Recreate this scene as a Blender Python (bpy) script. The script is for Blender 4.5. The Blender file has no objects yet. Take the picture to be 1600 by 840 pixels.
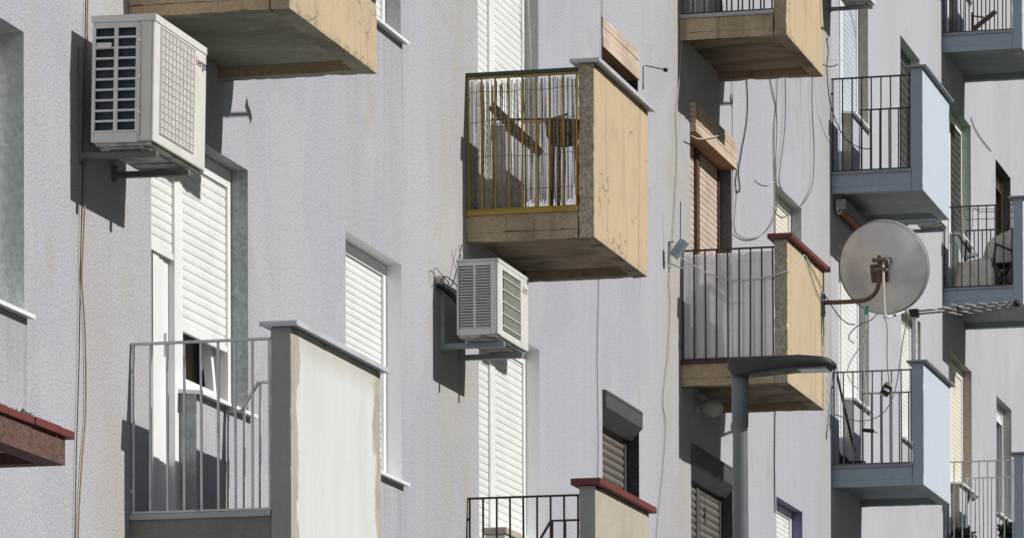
import bpy, bmesh, math, random
from mathutils import Vector, Matrix
random.seed(11)
R = math.radians
S = bpy.context.scene

# ------------------------------------------------------------------ camera
FPX, PPX, PPY = 7278.6, 800.0, 1609.02          # focal length and principal point in 1600 px units (telephoto with lens shift)
YAW, PITCH, ROLL = 0.246352, 0.005966, -0.0030365
CP = Vector((7.852546, -23.074515, -2.662898))
CF = Vector((-math.sin(YAW) * math.cos(PITCH), math.cos(YAW) * math.cos(PITCH), math.sin(PITCH)))
_r = CF.cross(Vector((0, 0, 1))).normalized()
_u = _r.cross(CF)
CR = _r * math.cos(ROLL) + _u * math.sin(ROLL)
CU = -_r * math.sin(ROLL) + _u * math.cos(ROLL)
cam = bpy.data.cameras.new('camera')
camo = bpy.data.objects.new('camera', cam)
S.collection.objects.link(camo)
m = Matrix((CR, CU, -CF)).transposed().to_4x4()
m.translation = CP
camo.matrix_world = m
cam.sensor_width = 36
cam.lens = FPX / 1600 * 36
cam.shift_y = (PPY - 420) / 1600
cam.clip_end = 500
S.camera = camo

# ------------------------------------------------------------------ light
SUN = Vector((1.0, 0.09, 0.67)).normalized()
el = math.asin(SUN.z)
az = math.atan2(SUN.x, SUN.y)
w = bpy.data.worlds.new('World')
S.world = w
w.use_nodes = True
sky = w.node_tree.nodes.new('ShaderNodeTexSky')
sky.sky_type = 'NISHITA'
sky.sun_disc = False
sky.sun_elevation = el
sky.sun_rotation = az
sky.dust_density = 0.4
sky.ozone_density = 1.6
bg = w.node_tree.nodes['Background']
bg.inputs[1].default_value = 0.085
w.node_tree.links.new(sky.outputs[0], bg.inputs[0])
# unseen bright cloud bank, added behind the camera to brighten faces turned towards it
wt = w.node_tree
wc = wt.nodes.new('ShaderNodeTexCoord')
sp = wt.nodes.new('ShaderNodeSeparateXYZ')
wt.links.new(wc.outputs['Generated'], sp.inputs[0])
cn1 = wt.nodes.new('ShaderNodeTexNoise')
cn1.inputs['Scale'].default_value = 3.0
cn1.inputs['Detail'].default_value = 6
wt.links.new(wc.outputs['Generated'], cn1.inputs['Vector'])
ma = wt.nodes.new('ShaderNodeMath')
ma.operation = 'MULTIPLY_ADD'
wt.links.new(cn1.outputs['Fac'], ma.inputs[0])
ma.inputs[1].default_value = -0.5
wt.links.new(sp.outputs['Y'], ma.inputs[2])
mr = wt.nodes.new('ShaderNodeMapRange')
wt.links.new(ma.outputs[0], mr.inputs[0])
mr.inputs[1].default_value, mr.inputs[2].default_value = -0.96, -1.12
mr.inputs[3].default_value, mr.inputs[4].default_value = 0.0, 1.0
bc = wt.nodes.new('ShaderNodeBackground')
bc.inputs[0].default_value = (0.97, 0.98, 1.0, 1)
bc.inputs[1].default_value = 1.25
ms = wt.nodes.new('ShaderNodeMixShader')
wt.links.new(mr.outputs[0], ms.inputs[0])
# unseen dark skyline band, added low round the horizon to deepen the shadows
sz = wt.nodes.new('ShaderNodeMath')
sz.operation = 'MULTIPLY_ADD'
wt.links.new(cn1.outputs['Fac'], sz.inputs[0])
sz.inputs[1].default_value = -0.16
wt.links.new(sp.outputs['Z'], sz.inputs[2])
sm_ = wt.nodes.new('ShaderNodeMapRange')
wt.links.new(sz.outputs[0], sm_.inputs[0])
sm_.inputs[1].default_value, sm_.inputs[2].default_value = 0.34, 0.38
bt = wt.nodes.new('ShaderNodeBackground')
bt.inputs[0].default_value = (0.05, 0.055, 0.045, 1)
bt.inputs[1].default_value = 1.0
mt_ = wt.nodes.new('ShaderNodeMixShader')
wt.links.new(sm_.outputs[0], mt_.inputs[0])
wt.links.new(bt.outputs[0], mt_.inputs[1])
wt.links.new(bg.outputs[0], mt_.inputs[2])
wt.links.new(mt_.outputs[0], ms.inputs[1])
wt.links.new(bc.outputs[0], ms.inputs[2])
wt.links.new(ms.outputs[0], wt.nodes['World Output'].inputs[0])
sl = bpy.data.lights.new('sun', 'SUN')
sl.energy = 4.45
sl.angle = R(0.55)
sl.color = (1.0, 0.97, 0.93)
so = bpy.data.objects.new('sun', sl)
S.collection.objects.link(so)
so.rotation_euler = SUN.to_track_quat('Z', 'Y').to_euler()
so.location = (30, 5, 30)
S.view_settings.view_transform = 'Standard'
S.view_settings.look = 'None'
S.view_settings.exposure = 0.0
S.view_settings.gamma = 1.0
S.view_settings.use_curve_mapping = False

# ------------------------------------------------------------------ helpers
L, H, GZ = 6.92196, 2.8, -4.26
col = S.collection


def at(px, py, X=None, Y=None):
    """the point of the plane X=.. (parallel to the facade) or Y=.. (across it) seen at a photograph pixel"""
    v = CF + CR * ((px - PPX) / FPX) - CU * ((py - PPY) / FPX)
    t = (X - CP.x) / v.x if X is not None else (Y - CP.y) / v.y
    return CP + v * t


def s2l(c):
    c /= 255.0
    return c / 12.92 if c <= 0.04045 else ((c + 0.055) / 1.055) ** 2.4


def lit(r, g, b, k=1.18):
    return (s2l(r) / k, s2l(g) / k, s2l(b) / k)


class MB:
    def __init__(self):
        self.v, self.f, self.sm, self.mi = [], [], [], []

    def add(self, vs, fs, smooth=False, mi=0):
        o = len(self.v)
        self.v += [Vector(p) for p in vs]
        for f in fs:
            self.f.append([i + o for i in f])
            self.sm.append(smooth)
            self.mi.append(mi)
        return self

    def box(self, x0, x1, y0, y1, z0, z1, mi=0, sides=None):
        vs = [(x0, y0, z0), (x1, y0, z0), (x1, y1, z0), (x0, y1, z0), (x0, y0, z1), (x1, y0, z1), (x1, y1, z1), (x0, y1, z1)]
        fs = {'-z': (0, 3, 2, 1), '+z': (4, 5, 6, 7), '-y': (0, 1, 5, 4), '+x': (1, 2, 6, 5), '+y': (2, 3, 7, 6), '-x': (3, 0, 4, 7)}
        for k, f in fs.items():
            o = (sides or {}).get(k, mi)
            if o is None:
                continue
            self.add(vs, [f], mi=o)
        return self

    def quad(self, a, b, c, d, mi=0):
        return self.add([a, b, c, d], [(0, 1, 2, 3)], mi=mi)

    def bar(self, p, q, wd, ht=None, up=(0, 0, 1), mi=0):
        p, q = Vector(p), Vector(q)
        ht = ht or wd
        d = (q - p).normalized()
        u = Vector(up)
        if abs(d.dot(u)) > 0.98:
            u = Vector((0, 1, 0))
        s = d.cross(u).normalized() * wd / 2
        u = s.cross(d).normalized() * ht / 2
        vs = [p - s - u, p + s - u, p + s + u, p - s + u, q - s - u, q + s - u, q + s + u, q - s + u]
        return self.add(vs, [(3, 2, 1, 0), (4, 5, 6, 7), (0, 1, 5, 4), (1, 2, 6, 5), (2, 3, 7, 6), (3, 0, 4, 7)], mi=mi)

    def tube(self, pts, r, n=8, curve=0, r1=None, cap=True, mi=0):
        pts = [Vector(p) for p in pts]
        if curve and len(pts) > 2:
            out = []
            for i in range(len(pts) - 1):
                a = pts[i - 1] if i else pts[i] * 2 - pts[i + 1]
                b, c = pts[i], pts[i + 1]
                d = pts[i + 2] if i + 2 < len(pts) else c * 2 - b
                for k in range(curve):
                    t = k / curve
                    out.append(0.5 * ((2 * b) + (c - a) * t + (2 * a - 5 * b + 4 * c - d) * t * t + (3 * b - a - 3 * c + d) * t ** 3))
            out.append(pts[-1])
            pts = out
        vs, N = [], len(pts)
        ref = None
        for i, p in enumerate(pts):
            d = (pts[min(i + 1, N - 1)] - pts[max(i - 1, 0)])
            d = d.normalized() if d.length > 1e-9 else Vector((0, 0, 1))
            if ref is None:
                ref = Vector((1, 0, 0)) if abs(d.x) < 0.8 else Vector((0, 0, 1))
            s = d.cross(ref).normalized()
            u = s.cross(d).normalized()
            ref = u
            rr = r if r1 is None else r + (r1 - r) * i / (N - 1)
            for k in range(n):
                a = 2 * math.pi * k / n
                vs.append(p + s * math.cos(a) * rr + u * math.sin(a) * rr)
        fs = []
        for i in range(N - 1):
            for k in range(n):
                k2 = (k + 1) % n
                fs.append((i * n + k2, i * n + k, (i + 1) * n + k, (i + 1) * n + k2))
        self.add(vs, fs, smooth=True, mi=mi)
        if cap:
            self.add(vs[:n], [tuple(range(n))], mi=mi)
            self.add(vs[-n:], [tuple(reversed(range(n)))], mi=mi)
        return self

    def lathe(self, prof, c, axis=(0, 0, 1), n=24, mi=0):
        c, a = Vector(c), Vector(axis).normalized()
        s = a.orthogonal().normalized()
        t = a.cross(s)
        vs, fs = [], []
        for r, h in prof:
            for k in range(n):
                an = 2 * math.pi * k / n
                vs.append(c + a * h + (s * math.cos(an) + t * math.sin(an)) * max(r, 1e-4))
        for i in range(len(prof) - 1):
            for k in range(n):
                k2 = (k + 1) % n
                fs.append((i * n + k, i * n + k2, (i + 1) * n + k2, (i + 1) * n + k))
        return self.add(vs, fs, smooth=True, mi=mi)

    def build(self, name, mats, parent=None, bevel=0.0, kind=None, loc=None):
        off = Vector((0, 0, 0))
        p = parent
        while p is not None:
            off += p.location
            p = p.parent
        o_loc = Vector(loc) if loc is not None else Vector((0, 0, 0))
        me = bpy.data.meshes.new(name)
        me.from_pydata([tuple(v - off - o_loc) for v in self.v], [], self.f)
        for i, pl in enumerate(me.polygons):
            pl.use_smooth = self.sm[i]
            pl.material_index = self.mi[i]
        for mt in (mats if isinstance(mats, (list, tuple)) else [mats]):
            me.materials.append(mt)
        o = bpy.data.objects.new(name, me)
        o.location = o_loc
        col.objects.link(o)
        o.parent = parent
        if kind:
            o['kind'] = kind
        if bevel:
            # weld each box's shared corners so that the bevel has edges to work on
            wd = o.modifiers.new('weld', 'WELD')
            wd.merge_threshold = 0.0001
            b = o.modifiers.new('bevel', 'BEVEL')
            b.width = bevel
            b.segments = 2
            b.limit_method = 'ANGLE'
            b.angle_limit = R(40)
        return o


def chip(o, amt, cuts=26, seed=0):
    """knock the arrises of a concrete block about"""
    from mathutils import noise
    bm = bmesh.new()
    bm.from_mesh(o.data)
    bmesh.ops.remove_doubles(bm, verts=bm.verts, dist=0.0004)
    bmesh.ops.subdivide_edges(bm, edges=[e for e in bm.edges if e.calc_length() > 0.3], cuts=cuts, use_grid_fill=True)
    bm.normal_update()
    for v in bm.verts:
        ns = [f.normal for f in v.link_faces]
        if len(ns) < 2 or all(ns[0].dot(n) > 0.9 for n in ns):
            continue
        avg = Vector((0, 0, 0))
        for n in ns:
            if all(n.dot(k) < 0.9 for k in [avg] if k.length):
                avg += n
        avg = avg.normalized()
        q = noise.noise(v.co * 9 + Vector((seed, 0, 0))) + 0.5 * noise.noise(v.co * 31)
        v.co -= avg * amt * (0.25 + max(0.0, q) ** 1.3 * 2.2)
    bm.to_mesh(o.data)
    bm.free()


def empty(name, loc, label, cat, group=None):
    o = bpy.data.objects.new(name, None)
    o.empty_display_size = 0.2
    o.location = loc
    col.objects.link(o)
    return tag(o, label, cat, group)


def tag(o, label, cat, group=None):
    o['label'] = label
    o['category'] = cat
    if group:
        o['group'] = group
    return o


def copy_tree(o, parent=None):
    c = o.copy()
    col.objects.link(c)
    c.parent = parent
    for ch in list(o.children):
        copy_tree(ch, c)
    return c


# ------------------------------------------------------------------ materials
class NT:
    def __init__(self, name):
        self.m = bpy.data.materials.new(name)
        self.m.use_nodes = True
        self.t = self.m.node_tree
        self.b = self.t.nodes['Principled BSDF']
        self.pos = self.t.nodes.new('ShaderNodeNewGeometry').outputs['Position']
        self.obj = None

    def n(self, k, **kw):
        nd = self.t.nodes.new(k)
        for a, v in kw.items():
            setattr(nd, a, v)
        return nd

    def l(self, a, b):
        self.t.links.new(a, b)

    def sock(self, s, v):
        if isinstance(v, bpy.types.NodeSocket):
            self.l(v, s)
        elif isinstance(v, (tuple, list)) and len(v) == 3 and s.type == 'RGBA':
            s.default_value = (*v, 1)
        else:
            s.default_value = v

    def scale(self, v, vec=None):
        nd = self.n('ShaderNodeVectorMath', operation='MULTIPLY')
        self.l(vec or self.pos, nd.inputs[0])
        nd.inputs[1].default_value = v
        return nd.outputs[0]

    def noise(self, scale, detail=3, rough=0.55, vec=None, dist=0.0):
        nd = self.n('ShaderNodeTexNoise')
        self.l(vec or self.pos, nd.inputs['Vector'])
        nd.inputs['Scale'].default_value = scale
        nd.inputs['Detail'].default_value = detail
        nd.inputs['Roughness'].default_value = rough
        nd.inputs['Distortion'].default_value = dist
        return nd.outputs['Fac']

    def ramp(self, f, lo, hi, a=0.0, b=1.0):
        nd = self.n('ShaderNodeMapRange')
        nd.interpolation_type = 'SMOOTHSTEP'
        self.l(f, nd.inputs[0])
        nd.inputs[1].default_value, nd.inputs[2].default_value = lo, hi
        nd.inputs[3].default_value, nd.inputs[4].default_value = a, b
        return nd.outputs[0]

    def math(self, op, a, b=None, c=None):
        nd = self.n('ShaderNodeMath', operation=op)
        for i, v in enumerate((a, b, c)):
            if v is not None:
                self.sock(nd.inputs[i], v)
        return nd.outputs[0]

    def mix(self, f, a, b, mode='MIX'):
        nd = self.n('ShaderNodeMix', data_type='RGBA', blend_type=mode)
        self.sock(nd.inputs[0], f)
        self.sock(nd.inputs[6], a)
        self.sock(nd.inputs[7], b)
        return nd.outputs[2]

    def gray(self, f):
        nd = self.n('ShaderNodeCombineColor')
        for i in range(3):
            self.l(f, nd.inputs[i])
        return nd.outputs[0]

    def mul(self, c, f):
        return self.mix(1.0, c, self.gray(f), 'MULTIPLY')

    def bump(self, h, strength=0.5, dist=0.01, prev=None):
        nd = self.n('ShaderNodeBump')
        nd.inputs['Strength'].default_value = strength
        nd.inputs['Distance'].default_value = dist
        self.l(h, nd.inputs['Height'])
        if prev:
            self.l(prev, nd.inputs['Normal'])
        return nd.outputs[0]

    def yz(self):
        nd = self.n('ShaderNodeSeparateXYZ')
        self.l(self.pos, nd.inputs[0])
        return nd.outputs[0], nd.outputs[1], nd.outputs[2]

    def done(self, c, rough=0.8, normal=None, metal=0.0, spec=0.3):
        self.sock(self.b.inputs['Base Color'], c)
        self.sock(self.b.inputs['Roughness'], rough)
        self.b.inputs['Metallic'].default_value = metal
        self.b.inputs['Specular IOR Level'].default_value = spec
        if normal:
            self.l(normal, self.b.inputs['Normal'])
        return self.m


def wall_mat(name, base, stain, tint, attach=0.62):
    t = NT(name)
    x, y, z = t.yz()
    big = t.noise(0.55, 4, 0.6)
    c = t.mix(t.ramp(big, 0.35, 0.68), base, tint)
    # old repairs and repainted areas with an edge of their own
    pt = t.noise(0.8, 5, 0.6, t.scale((1, 1.0, 0.7)), dist=0.8)
    c = t.mix(t.ramp(pt, 0.53, 0.56, 0, 0.42), c, tuple(v * q for v, q in zip(base, (0.895, 0.90, 0.905))))
    pt2 = t.noise(1.3, 4, 0.6, t.scale((1, 0.8, 1.1)), dist=0.5)
    c = t.mix(t.ramp(pt2, 0.62, 0.66, 0, 0.5), c, tuple(v * q for v, q in zip(stain, (1.02, 1.03, 1.05))))
    # soft vertical wash marks
    st = t.noise(1.0, 4, 0.6, t.scale((1, 2.3, 0.16)))
    c = t.mix(t.ramp(st, 0.5, 0.85, 0, 0.4), c, stain)
    st2 = t.noise(1.0, 3, 0.6, t.scale((1, 7.0, 0.22)))
    c = t.mul(c, t.ramp(st2, 0.3, 0.7, 0.98, 1.015))
    # dirt that runs down beside every balcony
    ph = t.math('SUBTRACT', t.math('FRACT', t.math('ADD', t.math('DIVIDE', y, L), 0.5)), 0.5)
    d = t.ramp(t.math('ABSOLUTE', t.math('MULTIPLY', t.math('ADD', ph, 0.03), L)), 0.1, 1.1, 1, 0)
    nn = t.ramp(t.noise(1.0, 4, 0.65, t.scale((1, 2.0, 0.7))), 0.25, 0.65)
    c = t.mix(t.math('MULTIPLY', t.math('MULTIPLY', d, nn), attach), c, stain)
    # rain streaks below the window sills
    zf_ = t.math('FRACT', t.math('DIVIDE', t.math('ADD', z, 28.0 - 0.97), 2.8))     # 1 just under a sill, falling downwards
    yw = t.math('MULTIPLY', t.math('FRACT', t.math('DIVIDE', t.math('ADD', y, 10 * L), L)), L)
    win = t.math('MULTIPLY', t.ramp(yw, 3.95, 4.1), t.ramp(yw, 5.55, 5.35))
    ends = t.math('MAXIMUM', t.ramp(t.math('ABSOLUTE', t.math('SUBTRACT', yw, 5.36)), 0.0, 0.16, 1.0, 0.0), 0.45)
    sk = t.ramp(t.noise(1.0, 3, 0.6, t.scale((1, 11.0, 0.35))), 0.42, 0.68)
    fade = t.ramp(zf_, 0.70, 0.99)
    c = t.mix(t.math('MULTIPLY', t.math('MULTIPLY', t.math('MULTIPLY', win, ends), t.math('MULTIPLY', sk, fade)), 0.75), c, (stain[0] * .62, stain[1] * .6, stain[2] * .58))
    # thin drips
    dr = t.noise(1.0, 2, 0.5, t.scale((1, 26.0, 0.5)))
    drm = t.math('MULTIPLY', t.ramp(dr, 0.62, 0.74), t.ramp(t.noise(0.9, 2), 0.5, 0.66))
    c = t.mix(t.math('MULTIPLY', drm, 0.4), c, (stain[0] * .75, stain[1] * .7, stain[2] * .62))
    # rough-cast grain
    g1 = t.noise(75, 4, 0.7)
    g2 = t.noise(190, 2, 0.6)
    c = t.mul(c, t.ramp(g1, 0.33, 0.67, 0.74, 1.23))
    c = t.mix(t.ramp(g2, 0.62, 0.74, 0, 0.6), c, (0.78, 0.77, 0.76))
    c = t.mix(t.ramp(g2, 0.38, 0.26, 0, 0.5), c, (0.2, 0.2, 0.23))
    n = t.bump(g1, 0.25, 0.005)
    n = t.bump(g2, 0.25, 0.004, n)
    return t.done(c, 0.9, n, spec=0.2)


def plaster(name, base, dirt=None, dirt_amt=0.5, grain=70, gamt=0.16, bump=0.4, bdist=0.006, streak=True, blotch=1.6, rough=0.85):
    t = NT(name)
    c = base
    if dirt:
        f = t.noise(blotch, 5, 0.65)
        c = t.mix(t.ramp(f, 0.42, 0.72, 0, dirt_amt), c, dirt)
        if streak:
            s = t.noise(1.0, 3, 0.6, t.scale((9, 9, 0.5)))
            c = t.mix(t.ramp(s, 0.52, 0.76, 0, dirt_amt * 0.8), c, dirt)
    g = t.noise(grain, 4, 0.68)
    c = t.mul(c if isinstance(c, bpy.types.NodeSocket) else t.mix(0.0, c, c), t.ramp(g, 0.28, 0.72, 1 - gamt, 1 + gamt))
    return t.done(c, rough, t.bump(g, bump, bdist), spec=0.25)


def metal_paint(name, base, rust=None, amt=0.3, rough=0.45, bumpy=0.1, metal=0.0, scale=9):
    t = NT(name)
    c = t.mix(t.ramp(t.noise(4, 4), 0.35, 0.7), base, tuple(v * 0.82 for v in base))
    if rust:
        f = t.noise(scale, 6, 0.7)
        c = t.mix(t.ramp(f, 0.58 - amt * 0.2, 0.72, 0, 0.85), c, rust)
    rr = t.ramp(t.noise(14, 3), 0.3, 0.7, rough * 0.85, min(1, rough * 1.25))
    return t.done(c, rr, t.bump(t.noise(30, 3), bumpy, 0.002), metal=metal, spec=0.4)


def cracked(name, base, paint2, grime, crack_amt, places=()):
    """painted render that flakes off along cracks"""
    t = NT(name)
    c = t.mix(t.ramp(t.noise(1.2, 4), 0.4, 0.7), base, paint2)
    s = t.noise(1.0, 3, 0.6, t.scale((8, 8, 0.55)))
    c = t.mix(t.ramp(s, 0.48, 0.78, 0, 0.65), c, tuple(v * q for v, q in zip(paint2, (0.7, 0.67, 0.62))))
    s2 = t.noise(3.0, 5, 0.65)
    c = t.mix(t.ramp(s2, 0.5, 0.75, 0, 0.45), c, tuple(v * q for v, q in zip(paint2, (0.82, 0.80, 0.78))))
    wob = t.n('ShaderNodeTexNoise')
    t.l(t.pos, wob.inputs['Vector'])
    wob.inputs['Scale'].default_value = 5
    wob.inputs['Detail'].default_value = 5
    add = t.n('ShaderNodeVectorMath', operation='ADD')
    t.l(t.pos, add.inputs[0])
    t.l(t.scale((0.35, 0.35, 0.35), wob.outputs['Color']), add.inputs[1])
    vo = t.n('ShaderNodeTexVoronoi', feature='DISTANCE_TO_EDGE')
    vo.inputs['Scale'].default_value = 2.6
    t.l(add.outputs[0], vo.inputs['Vector'])
    where = t.ramp(t.noise(1.9, 3), 0.60 - crack_amt, 0.68 - crack_amt)
    xx, py_, pz_ = t.yz()
    for (cy, cz, ry, rz) in places:
        q = t.math('ADD', t.math('POWER', t.math('ABSOLUTE', t.math('DIVIDE', t.math('SUBTRACT', py_, cy), ry)), 2.0),
                   t.math('POWER', t.math('ABSOLUTE', t.math('DIVIDE', t.math('SUBTRACT', pz_, cz), rz)), 2.0))
        q = t.math('ADD', q, t.math('MULTIPLY', t.noise(4, 4), 1.6))
        where = t.math('MAXIMUM', where, t.ramp(q, 1.7, 1.3, 0, 1))
    cr = t.math('MULTIPLY', t.ramp(vo.outputs['Distance'], 0.0, 0.012, 1, 0), where)
    fl = t.math('MULTIPLY', t.ramp(t.noise(7, 6, 0.7), 0.62 - crack_amt * 0.4, 0.66 - crack_amt * 0.4), where)
    c = t.mix(fl, c, grime)
    c = t.mix(t.math('MULTIPLY', cr, 0.75), c, (0.2, 0.16, 0.12))
    g = t.noise(80, 4, 0.68)
    c = t.mul(c, t.ramp(g, 0.28, 0.72, 0.9, 1.1))
    n = t.bump(g, 0.35, 0.005)
    n = t.bump(t.math('SUBTRACT', 1.0, t.math('MAXIMUM', cr, fl)), 0.7, 0.012, n)
    return t.done(c, 0.85, n, spec=0.25)


def patched(name, base, edge, y0, y1, zt):
    """fresh pale paint whose rim stops short of the panel's edges"""
    t = NT(name)
    x, y, z = t.yz()
    n1 = t.math('MULTIPLY', t.math('SUBTRACT', t.noise(1.0, 5, 0.65, t.scale((1, 2.0, 1.6))), 0.5), 0.36)
    n2 = t.math('MULTIPLY', t.math('SUBTRACT', t.noise(1.0, 4, 0.6, t.scale((1, 14.0, 1.2))), 0.5), 0.12)
    d = t.math('MINIMUM', t.math('SUBTRACT', y, y0), t.math('SUBTRACT', y1, y))
    d = t.math('ADD', t.math('ADD', d, n1), n2)
    c = t.mix(t.ramp(t.noise(1.0, 4, 0.6, t.scale((1, 4, 0.8))), 0.35, 0.75), base, tuple(v * q for v, q in zip(base, (0.92, 0.91, 0.88))))
    dr = t.noise(1.0, 4, 0.6, t.scale((1, 13, 0.9)))
    c = t.mix(t.ramp(dr, 0.56, 0.8, 0, 0.45), c, edge)
    c = t.mix(t.ramp(d, 0.10, 0.135, 1, 0), c, t.mix(t.ramp(t.noise(6, 4), 0.4, 0.65), edge, tuple(v * 0.85 for v in edge)))
    top = t.ramp(t.math('ADD', z, t.math('MULTIPLY', t.noise(5, 4), 0.14)), zt - 0.12, zt + 0.05, 0, 0.55)
    c = t.mix(top, c, edge)
    g = t.noise(60, 4, 0.65)
    c = t.mul(c, t.ramp(g, 0.3, 0.7, 0.95, 1.05))
    return t.done(c, 0.8, t.bump(g, 0.25, 0.004), spec=0.25)


def wood(name, a, b, along='y', scale=1.0):
    t = NT(name)
    k = {'y': (30, 1.5, 30), 'z': (30, 30, 1.5), 'x': (1.5, 30, 30)}[along]
    f = t.noise(1.0 * scale, 5, 0.65, t.scale(k))
    c = t.mix(t.ramp(f, 0.35, 0.68), a, b)
    c = t.mul(c, t.ramp(t.noise(2.5, 3), 0.3, 0.7, 0.82, 1.1))
    return t.done(c, 0.7, t.bump(f, 0.3, 0.003), spec=0.3)


def plain(name, c, rough=0.6, var=0.1, scale=8, metal=0.0, spec=0.35, bump=0.0):
    t = NT(name)
    f = t.noise(scale, 4, 0.6)
    cc = t.mul(t.mix(0.0, c, c), t.ramp(f, 0.3, 0.7, 1 - var, 1 + var))
    return t.done(cc, rough, t.bump(f, bump, 0.003) if bump else None, metal=metal, spec=spec)


def soffit_mat(name, base, dark, rust):
    t = NT(name)
    f = t.noise(1.0, 5, 0.62, t.scale((1.3, 2.4, 1)), dist=0.5)
    c = t.mix(t.ramp(f, 0.35, 0.68), base, dark)
    g = t.noise(2.4, 5, 0.65)
    c = t.mix(t.ramp(g, 0.55, 0.74, 0, 0.7), c, rust)
    h = t.noise(45, 4, 0.65)
    c = t.mul(c, t.ramp(h, 0.3, 0.7, 0.88, 1.1))
    return t.done(c, 0.9, t.bump(h, 0.35, 0.006), spec=0.15)


M = {}
M['wall_a'] = wall_mat('lavender_roughcast', lit(185, 185, 194, 1.27), lit(180, 172, 158, 1.27), lit(189, 190, 196, 1.27))
M['wall_b'] = wall_mat('pinkish_roughcast', lit(191, 191, 198, 1.26), lit(186, 181, 175, 1.26), lit(197, 197, 203, 1.26), 0.35)
_c1, _c2, _c3 = lit(207, 185, 152, 1.23), lit(198, 180, 150, 1.23), lit(170, 162, 148, 1.25)
M['cream_flaky_a'] = cracked('cream_flaking_render', _c1, _c2, _c3, 0.0, [(0.15, 2.82, 0.5, 0.06), (1.05, 3.15, 0.45, 0.25), (1.55, 2.95, 0.14, 0.35), (1.0, 2.77, 1.0, 0.03)])
M['cream_flaky_b'] = cracked('cream_chipped_render', _c1, _c2, _c3, -0.03, [(7.25, 3.05, 0.28, 0.22), (7.6, 2.86, 0.4, 0.10), (8.45, 2.95, 0.12, 0.25), (8.55, 3.65, 0.1, 0.12)])
M['cream_flaky_c'] = cracked('cream_worn_render', _c1, _c2, _c3, 0.0, [(13.9, 5.65, 0.12, 0.3), (14.5, 5.56, 0.9, 0.03)])
M['cream'] = cracked('cream_render', lit(206, 185, 153, 1.23), lit(199, 181, 152, 1.23), lit(176, 162, 138, 1.25), -0.08, [(15.4, 2.9, 0.1, 0.4)])
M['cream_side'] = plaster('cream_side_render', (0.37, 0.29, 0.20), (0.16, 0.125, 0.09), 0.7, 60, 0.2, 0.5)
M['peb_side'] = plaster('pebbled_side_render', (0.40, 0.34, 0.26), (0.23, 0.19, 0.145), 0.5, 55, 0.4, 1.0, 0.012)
M['fascia_cream'] = plaster('stained_cream_fascia', (0.44, 0.335, 0.215), (0.18, 0.135, 0.095), 0.7, 60, 0.15, 0.4)
M['soffit_brown'] = soffit_mat('sooty_brown_soffit', (0.34, 0.275, 0.19), (0.11, 0.09, 0.07), (0.15, 0.095, 0.055))
M['soffit_green'] = soffit_mat('bare_concrete_soffit', (0.33, 0.32, 0.25), (0.2, 0.19, 0.15), (0.17, 0.13, 0.08))
M['grey_side'] = plaster('dark_grey_side_paint', (0.29, 0.292, 0.286), (0.235, 0.235, 0.23), 0.5, 25, 0.05, 0.15)
M['grey_fascia'] = plaster('grey_fascia', (0.2, 0.19, 0.17), (0.13, 0.125, 0.12), 0.6, 40, 0.1, 0.2)
M['panel_concrete'] = plaster('pale_concrete_panel', lit(184, 178, 160), lit(160, 150, 130), 0.6, 40, 0.08, 0.25)
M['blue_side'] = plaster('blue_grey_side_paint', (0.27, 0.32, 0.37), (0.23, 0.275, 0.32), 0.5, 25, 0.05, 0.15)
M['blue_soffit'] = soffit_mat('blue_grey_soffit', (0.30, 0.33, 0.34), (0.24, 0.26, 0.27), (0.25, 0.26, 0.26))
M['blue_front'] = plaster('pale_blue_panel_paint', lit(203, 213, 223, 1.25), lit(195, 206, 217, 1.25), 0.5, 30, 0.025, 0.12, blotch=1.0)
M['alu'] = metal_paint('pale_grey_sheet_metal', (0.52, 0.54, 0.58), None, rough=0.4)
M['alu_dark'] = metal_paint('weathered_sheet_metal', (0.36, 0.38, 0.40), (0.18, 0.15, 0.12), 0.1, rough=0.5)
M['red_tile'] = plaster('red_coping_tile', (0.155, 0.042, 0.04), (0.09, 0.032, 0.03), 0.5, 40, 0.1, 0.3, rough=0.6)
M['grey_cap'] = metal_paint('grey_coping', (0.22, 0.24, 0.27), None, rough=0.55)
M['galv'] = metal_paint('galvanised_grey_steel', (0.62, 0.63, 0.64), (0.2, 0.17, 0.14), 0.1, rough=0.5)
M['yellow'] = metal_paint('ochre_yellow_paint', (0.38, 0.25, 0.04), (0.10, 0.06, 0.02), 0.3, rough=0.5)
M['green_dark'] = metal_paint('dark_green_paint', (0.035, 0.055, 0.045), None, rough=0.5)
M['maroon'] = metal_paint('dark_maroon_paint', (0.055, 0.022, 0.018), (0.12, 0.05, 0.03), 0.15, rough=0.5)
M['black_iron'] = metal_paint('black_iron_paint', (0.03, 0.03, 0.034), (0.07, 0.045, 0.03), 0.1, rough=0.5)
M['brown_iron'] = metal_paint('brown_iron_paint', (0.045, 0.03, 0.026), (0.12, 0.07, 0.04), 0.2, rough=0.6)
M['blue_iron'] = metal_paint('blue_grey_iron_paint', (0.15, 0.17, 0.20), None, rough=0.5)
M['white_pvc'] = plain('white_plastic', (0.78, 0.78, 0.77), 0.35, 0.04, 3, spec=0.4)
M['cream_pvc'] = plain('ivory_shutter_plastic', (0.72, 0.73, 0.71), 0.45, 0.05, 3)
M['yellow_pvc'] = plain('yellowed_shutter_plastic', (0.72, 0.68, 0.56), 0.45, 0.05, 3)
M['blue_pvc'] = plain('pale_blue_shutter_plastic', (0.50, 0.55, 0.62), 0.45, 0.05, 3)
M['brown_pvc'] = plain('pinkish_brown_shutter_wood', (0.50, 0.40, 0.335), 0.6, 0.12, 5)
M['grey_pvc'] = plain('warm_grey_shutter', (0.15, 0.132, 0.118), 0.5, 0.08, 4)
M['dark_alu'] = plain('dark_grey_aluminium', (0.085, 0.083, 0.086), 0.45, 0.06, 4)
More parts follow.
